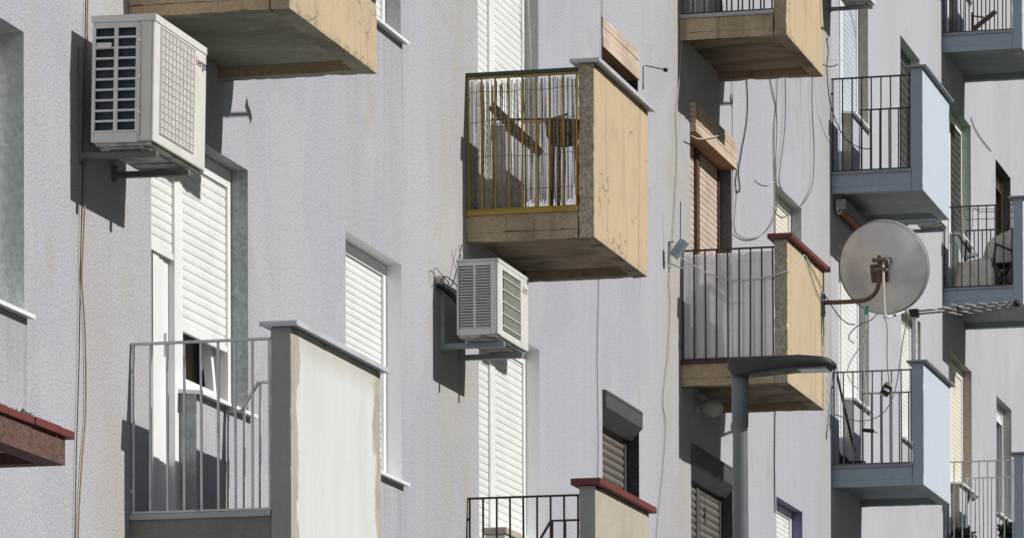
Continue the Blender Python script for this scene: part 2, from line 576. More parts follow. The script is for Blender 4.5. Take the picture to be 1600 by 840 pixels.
M['dark_slat'] = plain('near_black_slat', (0.06, 0.058, 0.055), 0.5, 0.08, 4)
M['brown_frame'] = wood('dark_brown_frame_wood', (0.10, 0.055, 0.035), (0.06, 0.03, 0.02), 'z')
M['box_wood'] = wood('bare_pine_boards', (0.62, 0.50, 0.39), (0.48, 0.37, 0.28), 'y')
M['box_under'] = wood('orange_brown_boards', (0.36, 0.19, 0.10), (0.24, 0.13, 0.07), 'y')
M['box_grey_wood'] = wood('greyed_boards', (0.58, 0.46, 0.35), (0.44, 0.33, 0.25), 'y')
M['rv_grey'] = plaster('grey_textured_reveal', (0.36, 0.385, 0.39), (0.29, 0.31, 0.32), 0.5, 26, 0.16, 0.9, 0.02)
M['rv_left'] = plaster('pale_textured_reveal', (0.68, 0.72, 0.72), (0.58, 0.61, 0.62), 0.5, 26, 0.16, 0.9, 0.02)
M['rv_smooth'] = plaster('smooth_pale_reveal', (0.82, 0.85, 0.86), (0.76, 0.79, 0.80), 0.4, 30, 0.03, 0.1)
M['rv_mid'] = plaster('mid_grey_reveal', (0.38, 0.38, 0.375), (0.3, 0.3, 0.3), 0.5, 60, 0.16, 0.5)
M['rv_dark'] = plaster('black_reveal', (0.05, 0.05, 0.056), (0.12, 0.12, 0.13), 0.4, 42, 0.6, 1.0, 0.02)
M['rv_soot'] = plaster('sooty_reveal', (0.13, 0.12, 0.12), (0.07, 0.065, 0.065), 0.6, 42, 0.3, 0.8, 0.015)
M['rv_purple'] = plaster('violet_reveal', (0.17, 0.155, 0.27), (0.12, 0.11, 0.19), 0.5, 42, 0.2, 0.8, 0.015)
M['rv_beige'] = plaster('beige_reveal', (0.36, 0.315, 0.27), (0.24, 0.21, 0.18), 0.6, 30, 0.15, 0.8, 0.018)
M['rv_green'] = plaster('pale_green_reveal', (0.60, 0.66, 0.60), (0.5, 0.55, 0.5), 0.5, 40, 0.08, 0.4)
M['rv_moss'] = plaster('green_grey_reveal', (0.38, 0.45, 0.39), (0.3, 0.35, 0.31), 0.5, 36, 0.14, 0.7, 0.015)
M['glass'] = plain('window_glass', (0.03, 0.034, 0.04), 0.06, 0.1, 2, spec=0.6)
M['curtain'] = plain('brown_curtain', (0.42, 0.37, 0.28), 0.9, 0.15, 3)
M['ac_white'] = plain('off_white_appliance_paint', (0.66, 0.65, 0.60), 0.4, 0.05, 6, spec=0.45)
M['ac_grey'] = plain('grey_white_appliance_paint', (0.60, 0.60, 0.56), 0.42, 0.06, 6, spec=0.45)
M['ac_tan'] = plain('dusty_fan_guard', (0.50, 0.475, 0.44), 0.7, 0.1, 10)
M['ac_wire'] = plain('pale_guard_wire', (0.62, 0.60, 0.56), 0.5, 0.05, 6)
M['coil'] = plain('blue_black_coil_fins', (0.018, 0.036, 0.052), 0.5, 0.3, 40)
M['ac_fin'] = plain('greenish_cream_fins', (0.40, 0.42, 0.33), 0.6, 0.08, 8)
M['black'] = plain('matt_black', (0.012, 0.012, 0.013), 0.6, 0.1, 10)
M['tray'] = plaster('dirty_base_tray', (0.5, 0.49, 0.44), (0.10, 0.095, 0.08), 0.8, 30, 0.2, 0.4, streak=False, blotch=7)
M['bracket'] = metal_paint('dull_zinc_bracket', (0.16, 0.15, 0.14), (0.13, 0.1, 0.075), 0.25, rough=0.6)
M['bracket_blue'] = metal_paint('blue_grey_zinc_bracket', (0.28, 0.32, 0.35), (0.13, 0.12, 0.11), 0.15, rough=0.5)
M['rust'] = metal_paint('rusty_pipe', (0.13, 0.095, 0.07), (0.06, 0.035, 0.022), 0.4, rough=0.8, bumpy=0.4, scale=25)
M['rust_orange'] = plain('orange_rust', (0.30, 0.10, 0.045), 0.85, 0.3, 14)
M['dishm'] = metal_paint('weathered_dish_paint', (0.68, 0.695, 0.70), (0.57, 0.555, 0.52), 0.05, rough=0.4, bumpy=0.05, scale=2.5, metal=0.3)
M['dish_rim'] = metal_paint('grey_dish_rim', (0.22, 0.22, 0.22), None, rough=0.5)
M['pole'] = metal_paint('slate_grey_lamp_paint', (0.135, 0.15, 0.162), None, rough=0.45, bumpy=0.03)
M['lamp_dark'] = metal_paint('charcoal_lamp_housing', (0.032, 0.034, 0.036), None, rough=0.5, bumpy=0.03)
M['lens'] = plain('milky_lamp_lens', (0.17, 0.175, 0.15), 0.25, 0.05, 6, spec=0.5)
M['globe'] = plain('dusty_white_globe', (0.42, 0.40, 0.36), 0.4, 0.12, 8)
M['wire_black'] = plain('black_cable', (0.02, 0.02, 0.02), 0.5, 0.1, 20)
M['wire_grey'] = plain('grey_cable', (0.22, 0.21, 0.20), 0.6, 0.1, 20)
M['wire_white'] = plain('dirty_white_cable', (0.50, 0.48, 0.44), 0.6, 0.1, 20)
M['wire_tan'] = plain('tan_cable', (0.36, 0.33, 0.29), 0.6, 0.15, 20)
M['wire_brown'] = plain('ochre_cable', (0.30, 0.205, 0.11), 0.6, 0.15, 20)
M['reed'] = plain('dry_reed', (0.30, 0.245, 0.175), 0.9, 0.5, 60)
M['red_text'] = plain('red_lettering', (0.55, 0.04, 0.04), 0.5, 0.02)
M['navy_text'] = plain('navy_lettering', (0.02, 0.025, 0.09), 0.5, 0.02)
M['grey_text'] = plain('grey_lettering', (0.30, 0.30, 0.32), 0.5, 0.02)
M['tarp'] = plaster('stained_cotton_cover', (0.60, 0.57, 0.52), (0.42, 0.30, 0.20), 0.7, 30, 0.06, 0.2, streak=True, blotch=5)
M['grn_tape'] = plain('green_tape', (0.02, 0.22, 0.12), 0.5, 0.1)
M['foam'] = plain('white_sealant_foam', (0.7, 0.68, 0.6), 0.9, 0.15, 30)
M['leaf'] = plain('leaf_green', (0.025, 0.05, 0.022), 0.6, 0.35, 30)
M['leaf_blue'] = plain('blue_green_leaf', (0.05, 0.11, 0.06), 0.55, 0.4, 30)
M['terracotta'] = plain('terracotta', (0.30, 0.13, 0.07), 0.8, 0.15, 10)
M['red_render'] = plaster('red_brown_roughcast', (0.13, 0.075, 0.062), (0.07, 0.04, 0.035), 0.5, 40, 0.35, 0.9, 0.015)
M['cream_soffit'] = plaster('cream_soffit', (0.42, 0.38, 0.29), (0.3, 0.26, 0.2), 0.4, 40, 0.08, 0.3)
M['plank'] = wood('dark_brown_plank', (0.17, 0.105, 0.075), (0.10, 0.06, 0.045), 'x')
M['asphalt'] = plaster('asphalt', (0.05, 0.05, 0.052), (0.035, 0.035, 0.035), 0.4, 90, 0.3, 0.5)
M['paving'] = plaster('concrete_paving', (0.14, 0.136, 0.13), (0.1, 0.097, 0.092), 0.5, 60, 0.15, 0.3)
M['soil'] = plaster('dry_ground', (0.09, 0.10, 0.06), (0.07, 0.08, 0.04), 0.6, 20, 0.3, 0.5)
M['roof_felt'] = plaster('roof_felt', (0.08, 0.08, 0.08), None, 0, 40, 0.2, 0.4)
t = NT('clear_ribbed_plastic')
t.b.inputs['Transmission Weight'].default_value = 0.0
tr = t.n('ShaderNodeBsdfTranslucent')
tr.inputs[0].default_value = (0.88, 0.89, 0.93, 1)
mx = t.n('ShaderNodeMixShader')
mx.inputs[0].default_value = 0.25
t.l(t.b.outputs[0], mx.inputs[1])
t.l(tr.outputs[0], mx.inputs[2])
ts = t.n('ShaderNodeBsdfTransparent')
mx2 = t.n('ShaderNodeMixShader')
mx2.inputs[0].default_value = 0.18
t.l(mx.outputs[0], mx2.inputs[1])
t.l(ts.outputs[0], mx2.inputs[2])
t.l(mx2.outputs[0], t.t.nodes['Material Output'].inputs[0])
M['sheet'] = t.done(t.mul(t.mix(0.0, (0.9, 0.9, 0.92), (0.9, 0.9, 0.92)), t.ramp(t.noise(1.0, 3, 0.6, t.scale((6, 6, 1.0))), 0.3, 0.7, 0.86, 1.06)), 0.45)

# ------------------------------------------------------------------ setting below the picture
MB().box(-80, 200, -120, 220, GZ - 0.6, GZ - 0.15).build('ground', M['soil'], kind='structure')
MB().box(0.0, 3.4, -60, 120, GZ - 0.149, GZ, sides={'-z': None}).build('pavement', M['paving'], kind='structure')
MB().box(3.4, 11.4, -60, 120, GZ - 0.146, GZ - 0.12, sides={'-z': None}).build('road', M['asphalt'], kind='structure')

# ------------------------------------------------------------------ the two blocks
B1Y0, BY, B2Y1, TOP = -12.0, 20.70, 44.0, 12.9
lav = empty('apartment_building', (0, (B1Y0 + BY) / 2, GZ), 'lavender grey roughcast apartment block with cream and concrete balconies', 'apartment building')
pnk = empty('apartment_building', (0, (BY + B2Y1) / 2, GZ), 'pinkish white apartment block with pale blue balcony fronts beyond the lavender block', 'apartment building')

D_Y = (0.37, 1.135, 2.085)
S_Y = (4.07, 5.34)
HEAD, SILL, FLOOR = 2.36, 0.98, 0.168
XF = -0.13


def holes_of(k, j, kind):
    u, z = k * L, j * H
    if kind == 'S':
        return [(u + S_Y[0], u + S_Y[1], z + SILL, z + HEAD)]
    return [(u + D_Y[0], u + D_Y[1], z + FLOOR, z + HEAD), (u + D_Y[1], u + D_Y[2], z + SILL, z + HEAD)]


OPEN_A = [(-1, 0, 'S'), (0, 0, 'D'), (0, 0, 'S'), (0, 1, 'S'), (1, 1, 'D'), (1, 1, 'S'), (1, 0, 'D'), (1, 0, 'S'),
          (2, 2, 'D'), (2, 1, 'D'), (2, 1, 'S'), (2, 0, 'D'), (2, 0, 'S')]
OPEN_B = [(3, 2, 'D'), (3, 2, 'S'), (3, 1, 'D'), (3, 1, 'S'), (4, 3, 'D'), (4, 2, 'D'), (4, 2, 'S'), (4, 1, 'D'), (4, 1, 'S')]


def build_wall(root, y0, y1, opens, mt, other_end):
    hs = [h for o in opens for h in holes_of(*o)]
    ys = sorted({y0, y1} | {h[0] for h in hs} | {h[1] for h in hs})
    zs = sorted({GZ - 0.14, TOP} | {h[2] for h in hs} | {h[3] for h in hs})
    mb = MB()
    for i in range(len(ys) - 1):
        for j in range(len(zs) - 1):
            cy, cz = (ys[i] + ys[i + 1]) / 2, (zs[j] + zs[j + 1]) / 2
            if any(h[0] < cy < h[1] and h[2] < cz < h[3] for h in hs):
                continue
            mb.quad((0, ys[i], zs[j]), (0, ys[i + 1], zs[j]), (0, ys[i + 1], zs[j + 1]), (0, ys[i], zs[j + 1]))
    # the rest of the block: end wall, back and the roof slab
    mb.box(-9.5, 0, y0, y1, GZ - 0.14, TOP, sides={'+x': None, '+z': None, '-z': None})
    mb.build('wall', mt, root)
    MB().box(-9.7, 0.2, y0 - (0.2 if y0 < 0 else -0.01), y1 + (0.2 if y1 > 30 else -0.01), TOP + 0.002, TOP + 0.25).build('roof', M['roof_felt'], root)


build_wall(lav, B1Y0, BY, OPEN_A, M['wall_a'], True)
build_wall(pnk, BY + 0.012, B2Y1, OPEN_B, M['wall_b'], True)


def slats(mb, x, y0, y1, z0, z1, pitch, wob=0.0):
    z = z0
    bul = 0.010 if pitch >= 0.06 else 0.0022
    while z < z1 - 0.005:
        p = min(pitch, z1 - z)
        j = random.uniform(-wob, wob)
        prof = [(x - 0.007, z), (x - 0.007, z + 0.003), (x + j, z + 0.0045), (x + bul + j, z + p * 0.35), (x + bul + j, z + p * 0.65), (x + j, z + p - 0.002), (x - 0.007, z + p)]
        for a, b in zip(prof, prof[1:]):
            mb.quad((a[0], y0, a[1]), (a[0], y1, a[1]), (b[0], y1, b[1]), (b[0], y0, b[1]))
        z += pitch


def reveal(rects, u, z, kind, mt, parent, depth=0.2):
    mb = MB()
    xb = -depth
    if kind == 'S':
        y0, y1 = u + S_Y[0], u + S_Y[1]
        zb = z + SILL
        mb.quad((0, y1, zb), (0, y1, z + HEAD), (xb, y1, z + HEAD), (xb, y1, zb))
        mb.quad((0, y0, zb), (xb, y0, zb), (xb, y0, z + HEAD), (0, y0, z + HEAD))
        mb.quad((0, y0, z + HEAD), (xb, y0, z + HEAD), (xb, y1, z + HEAD), (0, y1, z + HEAD))
        mb.quad((0, y0, zb), (0, y1, zb), (xb, y1, zb), (xb, y0, zb))
    else:
        y0, ym, y1 = u + D_Y[0], u + D_Y[1], u + D_Y[2]
        zf, zs, zh = z + FLOOR, z + SILL, z + HEAD
        mb.quad((0, y1, zs), (0, y1, zh), (xb, y1, zh), (xb, y1, zs))
        mb.quad((0, ym, zf), (0, ym, zs), (xb, ym, zs), (xb, ym, zf))
        mb.quad((0, y0, zf), (xb, y0, zf), (xb, y0, zh), (0, y0, zh))
        mb.quad((0, y0, zh), (xb, y0, zh), (xb, y1, zh), (0, y1, zh))
        mb.quad((0, ym, zs), (0, y1, zs), (xb, y1, zs), (xb, ym, zs))
        mb.quad((0, y0, zf), (0, ym, zf), (xb, ym, zf), (xb, y0, zf))
    mb.build('reveal', mt, parent)


def sill_piece(y0, y1, z, mt, parent, out=0.045):
    mb = MB()
    mb.add([(XF, y0, z + 0.03), (out, y0, z + 0.012), (out, y1, z + 0.012), (XF, y1, z + 0.03),
            (XF, y0, z + 0.006), (out, y0, z - 0.008), (out, y1, z - 0.008), (XF, y1, z + 0.006)],
           [(0, 1, 2, 3), (7, 6, 5, 4), (1, 5, 6, 2), (0, 4, 5, 1), (3, 2, 6, 7)])
    mb.build('sill', mt, parent)


def add_pane(y0, y1, z0, z1, parent):
    MB().box(-0.166, -0.158, y0, y1, z0, z1).build('pane', M['glass'], parent)


def window(root, k, j, shut, slat, frame, rv, sill='white_pvc', pitch=0.045, bottom=None, box=None, label=None, xo=0.0):
    """a small window: frame, shutter down to `bottom` above the sill"""
    u, z = k * L, j * H
    y0, y1, z0, z1 = u + S_Y[0] + 0.003, u + S_Y[1] - 0.003, z + SILL + 0.004, z + HEAD - 0.003
    f = MB()
    fw = 0.062
    f.box(-0.185 + xo, -0.10 + xo, y0, y0 + fw, z0, z1)
    f.box(-0.185 + xo, -0.10 + xo, y1 - fw, y1, z0, z1)
    f.box(-0.183 + xo, -0.102 + xo, y0 + fw, y1 - fw, z1 - 0.07, z1)
    f.box(-0.183 + xo, -0.12 + xo, y0 + fw, y1 - fw, z0, z0 + 0.07)
    f.box(-0.182 + xo, -0.15 + xo, (y0 + y1) / 2 - 0.04, (y0 + y1) / 2 + 0.04, z0 + 0.07, z1 - 0.07)
    wn = f.build('window', M[frame], root)
    if label:
        wn['label'] = label
    add_pane(y0 + fw, y1 - fw, z0 + 0.07, z1 - 0.07, wn)
    sm = MB()
    zb = z0 + 0.045 if bottom is None else z + bottom
    slats(sm, -0.118 + xo, y0 + fw - 0.004, y1 - fw + 0.004, zb, z1 - 0.068, pitch)
    sm.box(-0.126 + xo, -0.108 + xo, y0 + fw - 0.002, y1 - fw + 0.002, zb - 0.035, zb - 0.001)
    sm.build('shutter', M[slat], wn)
    reveal(None, u, z, 'S', M[rv], wn, depth=0.2 - xo)
    sill_piece(y0 - 0.003, y1 + 0.045, z + SILL - 0.012, M[sill], wn)
    if box:
        make_box(y0, y1, z + HEAD - box[1], z + HEAD - 0.006, box[2], box[0], wn)
    return wn


def make_box(y0, y1, z0, z1, out, style, parent):
    b = MB()
    if style == 'wood':
        # three boards on the front and a plain underside
        hgt = (z1 - z0) / 3
        for i in range(3):
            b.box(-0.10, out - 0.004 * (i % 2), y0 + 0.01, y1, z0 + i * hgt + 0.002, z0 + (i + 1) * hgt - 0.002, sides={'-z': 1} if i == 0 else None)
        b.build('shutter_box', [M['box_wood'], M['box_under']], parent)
    elif style == 'greywood':
        n = 6
        hgt = (z1 - z0) / n
        for i in range(n):
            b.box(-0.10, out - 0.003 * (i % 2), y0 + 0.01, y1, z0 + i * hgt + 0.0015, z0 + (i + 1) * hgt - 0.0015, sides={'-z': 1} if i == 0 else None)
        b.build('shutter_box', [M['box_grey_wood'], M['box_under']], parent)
    else:
        # aluminium cassette with a chamfered underside
        xb = -0.12
        zc = z0 + 0.055
        for (a, c) in (((out, z1), (out, zc)), ((out, zc), (xb + 0.06, z0 - 0.04)), ((xb, z1), (out, z1)), ((xb + 0.06, z0 - 0.04), (xb, z0 - 0.04))):
            b.quad((a[0], y0, a[1]), (c[0], y0, c[1]), (c[0], y1, c[1]), (a[0], y1, a[1]))
        for y in (y0, y1):
            b.add([(out, y, z1), (out, y, zc), (xb + 0.06, y, z0 - 0.04), (xb, y, z0 - 0.04), (xb, y, z1)], [(0, 1, 2, 3, 4)])
        b.box(out, out + 0.004, y0, y1, z1 - 0.022, z1 - 0.016)
        b.build('shutter_box', M['dark_alu'], parent)


def balcony_door(root, k, j, slat, frame, rv, door_bottom=None, win_bottom=None, pitch=0.052, box=None, sill='white_pvc', openwin=False, mull=None, label=None):
    """door and window side by side in one recess behind the balcony"""
    u, z = k * L, j * H
    y0, ym, y1 = u + D_Y[0] + 0.003, u + D_Y[1], u + D_Y[2] - 0.003
    zf, zs, zh = z + FLOOR + 0.003, z + SILL + 0.004, z + HEAD - 0.003
    fw = 0.06
    ma, mb_ = ym - 0.075, ym + 0.065
    f = MB()
    f.box(-0.185, -0.10, y0, y0 + fw, zf, zh)
    f.box(-0.185, -0.10, y1 - fw, y1, zs, zh)
    f.box(-0.183, -0.102, y0 + fw, y1 - fw, zh - 0.10, zh)
    f.box(-0.187, -0.098, ma, ym - 0.003, zf, zh - 0.101)
    f.box(-0.187, -0.098, ym - 0.003, mb_, zs, zh - 0.101)
    f.box(-0.183, -0.12, mb_, y1 - fw, zs, zs + 0.06)
    d = f.build('balcony_door', M[frame], root)
    if label:
        d['label'] = label
    if mull:
        MB().box(-0.098, -0.09, ma + 0.01, mb_ - 0.01, zs, zh - 0.102).build('mullion_cover', M[mull], d)
    # door leaf
    lf = MB()
    a, b = y0 + fw + 0.004, ma - 0.004
    lf.box(-0.175, -0.135, a, a + 0.09, zf + 0.01, zh - 0.105)
    lf.box(-0.175, -0.135, b - 0.09, b, zf + 0.01, zh - 0.105)
    lf.box(-0.168, -0.128, b - 0.19, b - 0.096, zf + 0.01, zh - 0.105)
    lf.box(-0.175, -0.120, b - 0.30, b - 0.20, zf + 0.01, zh - 0.105)
    lf.box(-0.174, -0.136, a + 0.09, b - 0.09, zf + 0.01, zf + 0.14)
    lf.box(-0.174, -0.136, a + 0.09, b - 0.09, zf + 0.85, zf + 0.95)
    lf.box(-0.165, -0.145, a + 0.09, b - 0.09, zf + 0.14, zf + 0.85)
    lf.box(-0.174, -0.136, a + 0.09, b - 0.09, zh - 0.20, zh - 0.105)
    lf.box(-0.135, -0.120, b - 0.075, b - 0.055, z + 1.16, z + 1.28)
    lf.build('door_leaf', M[frame], d)
    add_pane(a + 0.09, b - 0.09, zf + 0.95, zh - 0.2, d)
    s1 = MB()
    zb = zf + 0.05 if door_bottom is None else z + door_bottom
    slats(s1, -0.115, y0 + fw - 0.004, ma + 0.004, zb, zh - 0.098, pitch)
    s1.box(-0.125, -0.104, y0 + fw - 0.002, ma + 0.002, zb - 0.035, zb - 0.001)
    s1.build('shutter', M[slat], d)
    s2 = MB()
    zb = zs + 0.05 if win_bottom is None else z + win_bottom
    slats(s2, -0.115, mb_ - 0.004, y1 - fw + 0.004, zb, zh - 0.098, pitch)
    s2.box(-0.125, -0.104, mb_ - 0.002, y1 - fw + 0.002, zb - 0.035, zb - 0.001)
    s2.build('shutter', M[slat], d)
    if openwin:
        q = MB()
        n_ = 40
        for i_ in range(n_):
            a_, b_ = mb_ - 0.2 + (y1 + 0.4 - mb_) * i_ / n_, mb_ - 0.2 + (y1 + 0.4 - mb_) * (i_ + 1) / n_
            xa_, xb_ = -0.36 + 0.02 * math.sin(i_ * 1.1), -0.36 + 0.02 * math.sin(i_ * 1.1 + 1.1)
            q.add([(xa_, a_, zs - 0.1), (xb_, b_, zs - 0.1), (xb_, b_, zh), (xa_, a_, zh)], [(0, 1, 2, 3)], smooth=True)
        q.build('curtain', M['curtain'], d)
        g = MB()                                             # the sash, tilted a little inwards
        yb = y1 - fw - 0.10
        g.bar((-0.165, yb, zs + 0.06), (-0.27, yb, zh - 0.1), 0.05, 0.045)
        g.bar((-0.165, mb_ + 0.02, zs + 0.08), (-0.165, yb, zs + 0.08), 0.04, 0.05)
        g.bar((-0.27, mb_ + 0.02, zh - 0.12), (-0.27, yb, zh - 0.12), 0.04, 0.05)
        g.bar((-0.165, mb_ + 0.02, zs + 0.06), (-0.27, mb_ + 0.02, zh - 0.1), 0.05, 0.045)
        g.build('sash', M[frame], d)
    else:
        add_pane(mb_, y1 - fw, zs + 0.06, zh - 0.1, d)
    reveal(None, u, z, 'D', M[rv], d)
    sill_piece(ym - 0.02, y1 + 0.045, z + SILL - 0.012, M[sill], d)
    if box:
        make_box(y0 - 0.004, y1 + 0.002, z + HEAD - box[1], z + HEAD - 0.006, box[2], box[0], d)
    return d


# lavender block
window(lav, -1, 0, 1, 'white_pvc', 'white_pvc', 'rv_left', xo=-0.06, label='window whose deep grey reveal is cut by the picture edge')
balcony_door(lav, 0, 0, 'cream_pvc', 'white_pvc', 'rv_grey', door_bottom=1.72, win_bottom=1.36, openwin=True, label='white balcony door with half lowered shutters and a tilted sash')
window(lav, 0, 0, 1, 'cream_pvc', 'white_pvc', 'rv_smooth', label='white shuttered window with smooth pale reveals')
window(lav, 0, 1, 1, 'cream_pvc', 'white_pvc', 'rv_mid')
balcony_door(lav, 1, 1, 'cream_pvc', 'white_pvc', 'rv_mid', label='white shuttered balcony door behind the reed screen')
window(lav, 1, 1, 1, 'dark_slat', 'dark_alu', 'rv_dark', box=('wood', 0.23, 0.015), label='dark window under a bare pine shutter box')
balcony_door(lav, 1, 0, 'cream_pvc', 'white_pvc', 'rv_smooth', label='white fully shuttered balcony door with smooth pale reveals')
window(lav, 1, 0, 1, 'grey_pvc', 'dark_alu', 'rv_dark', sill='alu_dark', box=('alu', 0.19, 0.03), pitch=0.06, label='window with brown grey shutter under a dark aluminium box')
balcony_door(lav, 2, 2, 'cream_pvc', 'white_pvc', 'rv_mid')
balcony_door(lav, 2, 1, 'brown_pvc', 'brown_frame', 'rv_soot', box=('greywood', 0.25, 0.05), mull='brown_frame', sill='alu_dark', label='pinkish brown shuttered balcony door under a greyed board box')
window(lav, 2, 1, 1, 'yellow_pvc', 'white_pvc', 'rv_grey')
balcony_door(lav, 2, 0, 'grey_pvc', 'dark_alu', 'rv_dark', box=('alu', 0.21, 0.03), sill='alu_dark', pitch=0.06, label='grey shuttered balcony door under a dark aluminium box')
window(lav, 2, 0, 1, 'cream_pvc', 'white_pvc', 'rv_purple', label='window with violet reveals at the bottom edge')
# pinkish block
balcony_door(pnk, 3, 2, 'blue_pvc', 'white_pvc', 'rv_beige', win_bottom=1.06, label='balcony door with pale blue shutter and beige reveals')
window(pnk, 3, 2, 1, 'dark_slat', 'dark_alu', 'rv_green', pitch=0.09, label='dark slatted window with pale green reveals')
balcony_door(pnk, 3, 1, 'white_pvc', 'white_pvc', 'rv_mid')
window(pnk, 3, 1, 1, 'cream_pvc', 'white_pvc', 'rv_beige')
balcony_door(pnk, 4, 3, 'white_pvc', 'white_pvc', 'rv_soot')
balcony_door(pnk, 4, 2, 'dark_slat', 'white_pvc', 'rv_moss', pitch=0.08, label='dark slatted balcony door with green grey reveals')
window(pnk, 4, 2, 1, 'dark_slat', 'brown_frame', 'rv_soot', bottom=2.2, sill='alu_dark', label='unshuttered window with brown frame and dark reveals')
balcony_door(pnk, 4, 1, 'yellow_pvc', 'white_pvc', 'rv_beige', label='yellowed shutter with beige mottled reveals')
window(pnk, 4, 1, 1, 'white_pvc', 'white_pvc', 'rv_mid', bottom=2.2)

# ------------------------------------------------------------------ balconies
D_IN, D_OUT, PT = 0.770, 0.884, 1.128


def rail_mesh(u, z, y, bars, top=1.071, rb=0.008, xs=0.0, step=False, low=0.19, flat=(0.030, 0.012)):
    mb = MB()
    x0, x1 = 0.004, D_IN - 0.004
    if step:
        pts = [(x0, 0.94), (0.095, 0.94), (0.19, top + 0.008), (x1, top + 0.008)]
    else:
        pts = [(x0, top), (x1, top)]
    for a, b in zip(pts, pts[1:]):
        mb.bar((a[0], y, z + a[1]), (b[0], y, z + b[1]), flat[0], flat[1])
    mb.bar((x0, y, z + low), (x1, y, z + low), flat[0] * 0.8, flat[1])
    for i in range(bars):
        x = x0 + 0.01 + (x1 - x0 - 0.02) * i / (bars - 1)
        zt = top
        if step:
            zt = 0.94 if x < 0.095 else (0.94 + (x - 0.095) / 0.095 * (top - 0.932) if x < 0.19 else top)
        wob = random.uniform(-0.002, 0.002)
        mb.bar((x + wob, y, z + low - 0.02 * (i in (0, bars - 1))), (x - wob, y, z + zt), rb * 2, rb * 2)
    # two fixing lugs in the wall
    mb.bar((0, y, z + 0.87 * top), (0.02, y, z + 0.87 * top), 0.018)
    mb.bar((0, y, z + 0.30), (0.02, y, z + 0.30), 0.018)
    return mb


def balcony(root, k, j, fascia, soffit, side, front, cap, rail, trim=None, W=1.657, du=0.0, cap_h=0.022, over=0.05, handrail=None,
            step=False, rb=0.0058, label=None, far=True, capw=0.045, rough=0.005):
    u, z = k * L + du, j * H
    sb = MB()
    sb.box(0, D_IN, u, u + W, z + 0.03, z + 0.165, sides={'-z': 1})
    sb.box(0, D_IN, u, u + 0.09, z - 0.03, z + 0.0295, sides={'-z': 1, '+z': None})
    sb.box(0, D_IN, u + W - 0.10, u + W, z - 0.03, z + 0.0295, sides={'-z': 1, '+z': None})
    bal = sb.build('balcony', [M[fascia], M[soffit]], root)
    if label:
        bal['label'] = label
    pb = MB()
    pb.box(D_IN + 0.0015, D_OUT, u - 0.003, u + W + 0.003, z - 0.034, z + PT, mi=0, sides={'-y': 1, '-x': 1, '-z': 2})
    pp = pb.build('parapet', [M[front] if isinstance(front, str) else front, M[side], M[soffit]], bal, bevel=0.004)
    chip(pp, rough, seed=k * 7 + j)
    chip(bal, rough * 0.8, seed=k * 5 + j + 3)
    cb = MB()
    cb.box(D_IN - capw, D_OUT + capw, u - over, u + W + 0.035, z + PT + 0.001, z + PT + cap_h)
    if cap == 'alu':
        cb.box(D_OUT + capw - 0.004, D_OUT + capw + 0.002, u - over - 0.002, u + W + 0.037, z + PT - 0.006, z + PT + cap_h + 0.002)
        cb.box(D_IN - capw, D_OUT + capw - 0.004, u - over - 0.002, u - over + 0.004, z + PT - 0.006, z + PT + 0.0005)
    cb.build('coping', M[cap], bal, bevel=0.004)
    if trim:
        MB().box(0.001, D_IN - 0.002, u - 0.016, u + 0.07, z + 0.148, z + 0.178).build('edge_trim', M[trim], bal, bevel=0.003)
    rail_mesh(u, z, u + 0.03, 9, rb=rb).build('railing', M[rail], bal)
    if handrail:
        MB().bar((0.0, u + 0.03, z + 1.092), (D_IN, u + 0.03, z + 1.092), 0.05, 0.024).build('handrail', M[handrail], bal)
    if far:
        rail_mesh(u, z, u + W - 0.05, 9, top=1.085, rb=rb, step=step).build('railing', M[rail], bal)
    return bal


M['panel_patch'] = patched('patched_white_panel', lit(222, 224, 222, 1.22), lit(190, 181, 166, 1.28), 0.0, 1.71, 1.12)
balcony(lav, 0, 0, 'grey_fascia', 'soffit_green', 'grey_side', 'panel_patch', 'alu', 'galv', trim='alu_dark', W=1.71, step=True,
        label='balcony with a patched off white front under a grey metal coping')
balcony(lav, 0, 1, 'fascia_cream', 'soffit_green', 'cream_side', 'cream_flaky_a', 'alu', 'galv', rough=0.013, trim='alu_dark',
        label='flaking cream balcony seen from below with bare concrete soffit')
balcony(lav, 1, 1, 'cream_side', 'soffit_brown', 'peb_side', 'cream_flaky_b', 'alu', 'yellow', rough=0.013, trim='yellow', handrail='green_dark', du=0.03,
        label='cream balcony with ochre yellow railing')
balcony(lav, 1, 0, 'grey_fascia', 'soffit_green', 'grey_side', 'panel_concrete', 'red_tile', 'maroon', du=0.03, cap_h=0.045, step=True,
        label='concrete fronted balcony with red coping and maroon railing')
balcony(lav, 2, 2, 'fascia_cream', 'soffit_brown', 'cream_side', 'cream_flaky_c', 'alu', 'black_iron', rough=0.013, trim='alu_dark', du=-0.02,
        label='cream balcony with sooty brown underside and black railing')
balcony(lav, 2, 1, 'fascia_cream', 'soffit_brown', 'peb_side', 'cream', 'red_tile', 'maroon', trim='maroon', rough=0.010, du=-0.02, cap_h=0.04,
        label='cream balcony with red coping and white sheeting')
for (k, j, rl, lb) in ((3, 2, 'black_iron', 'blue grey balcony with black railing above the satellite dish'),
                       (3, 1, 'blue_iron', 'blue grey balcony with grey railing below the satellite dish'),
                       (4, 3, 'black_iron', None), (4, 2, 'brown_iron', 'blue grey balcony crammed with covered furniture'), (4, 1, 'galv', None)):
    balcony(pnk, k, j, 'blue_side', 'blue_soffit', 'blue_side', 'blue_front', 'grey_cap', rl, trim='grey_cap', du=-0.02 if k == 3 else 0.0, label=lb)

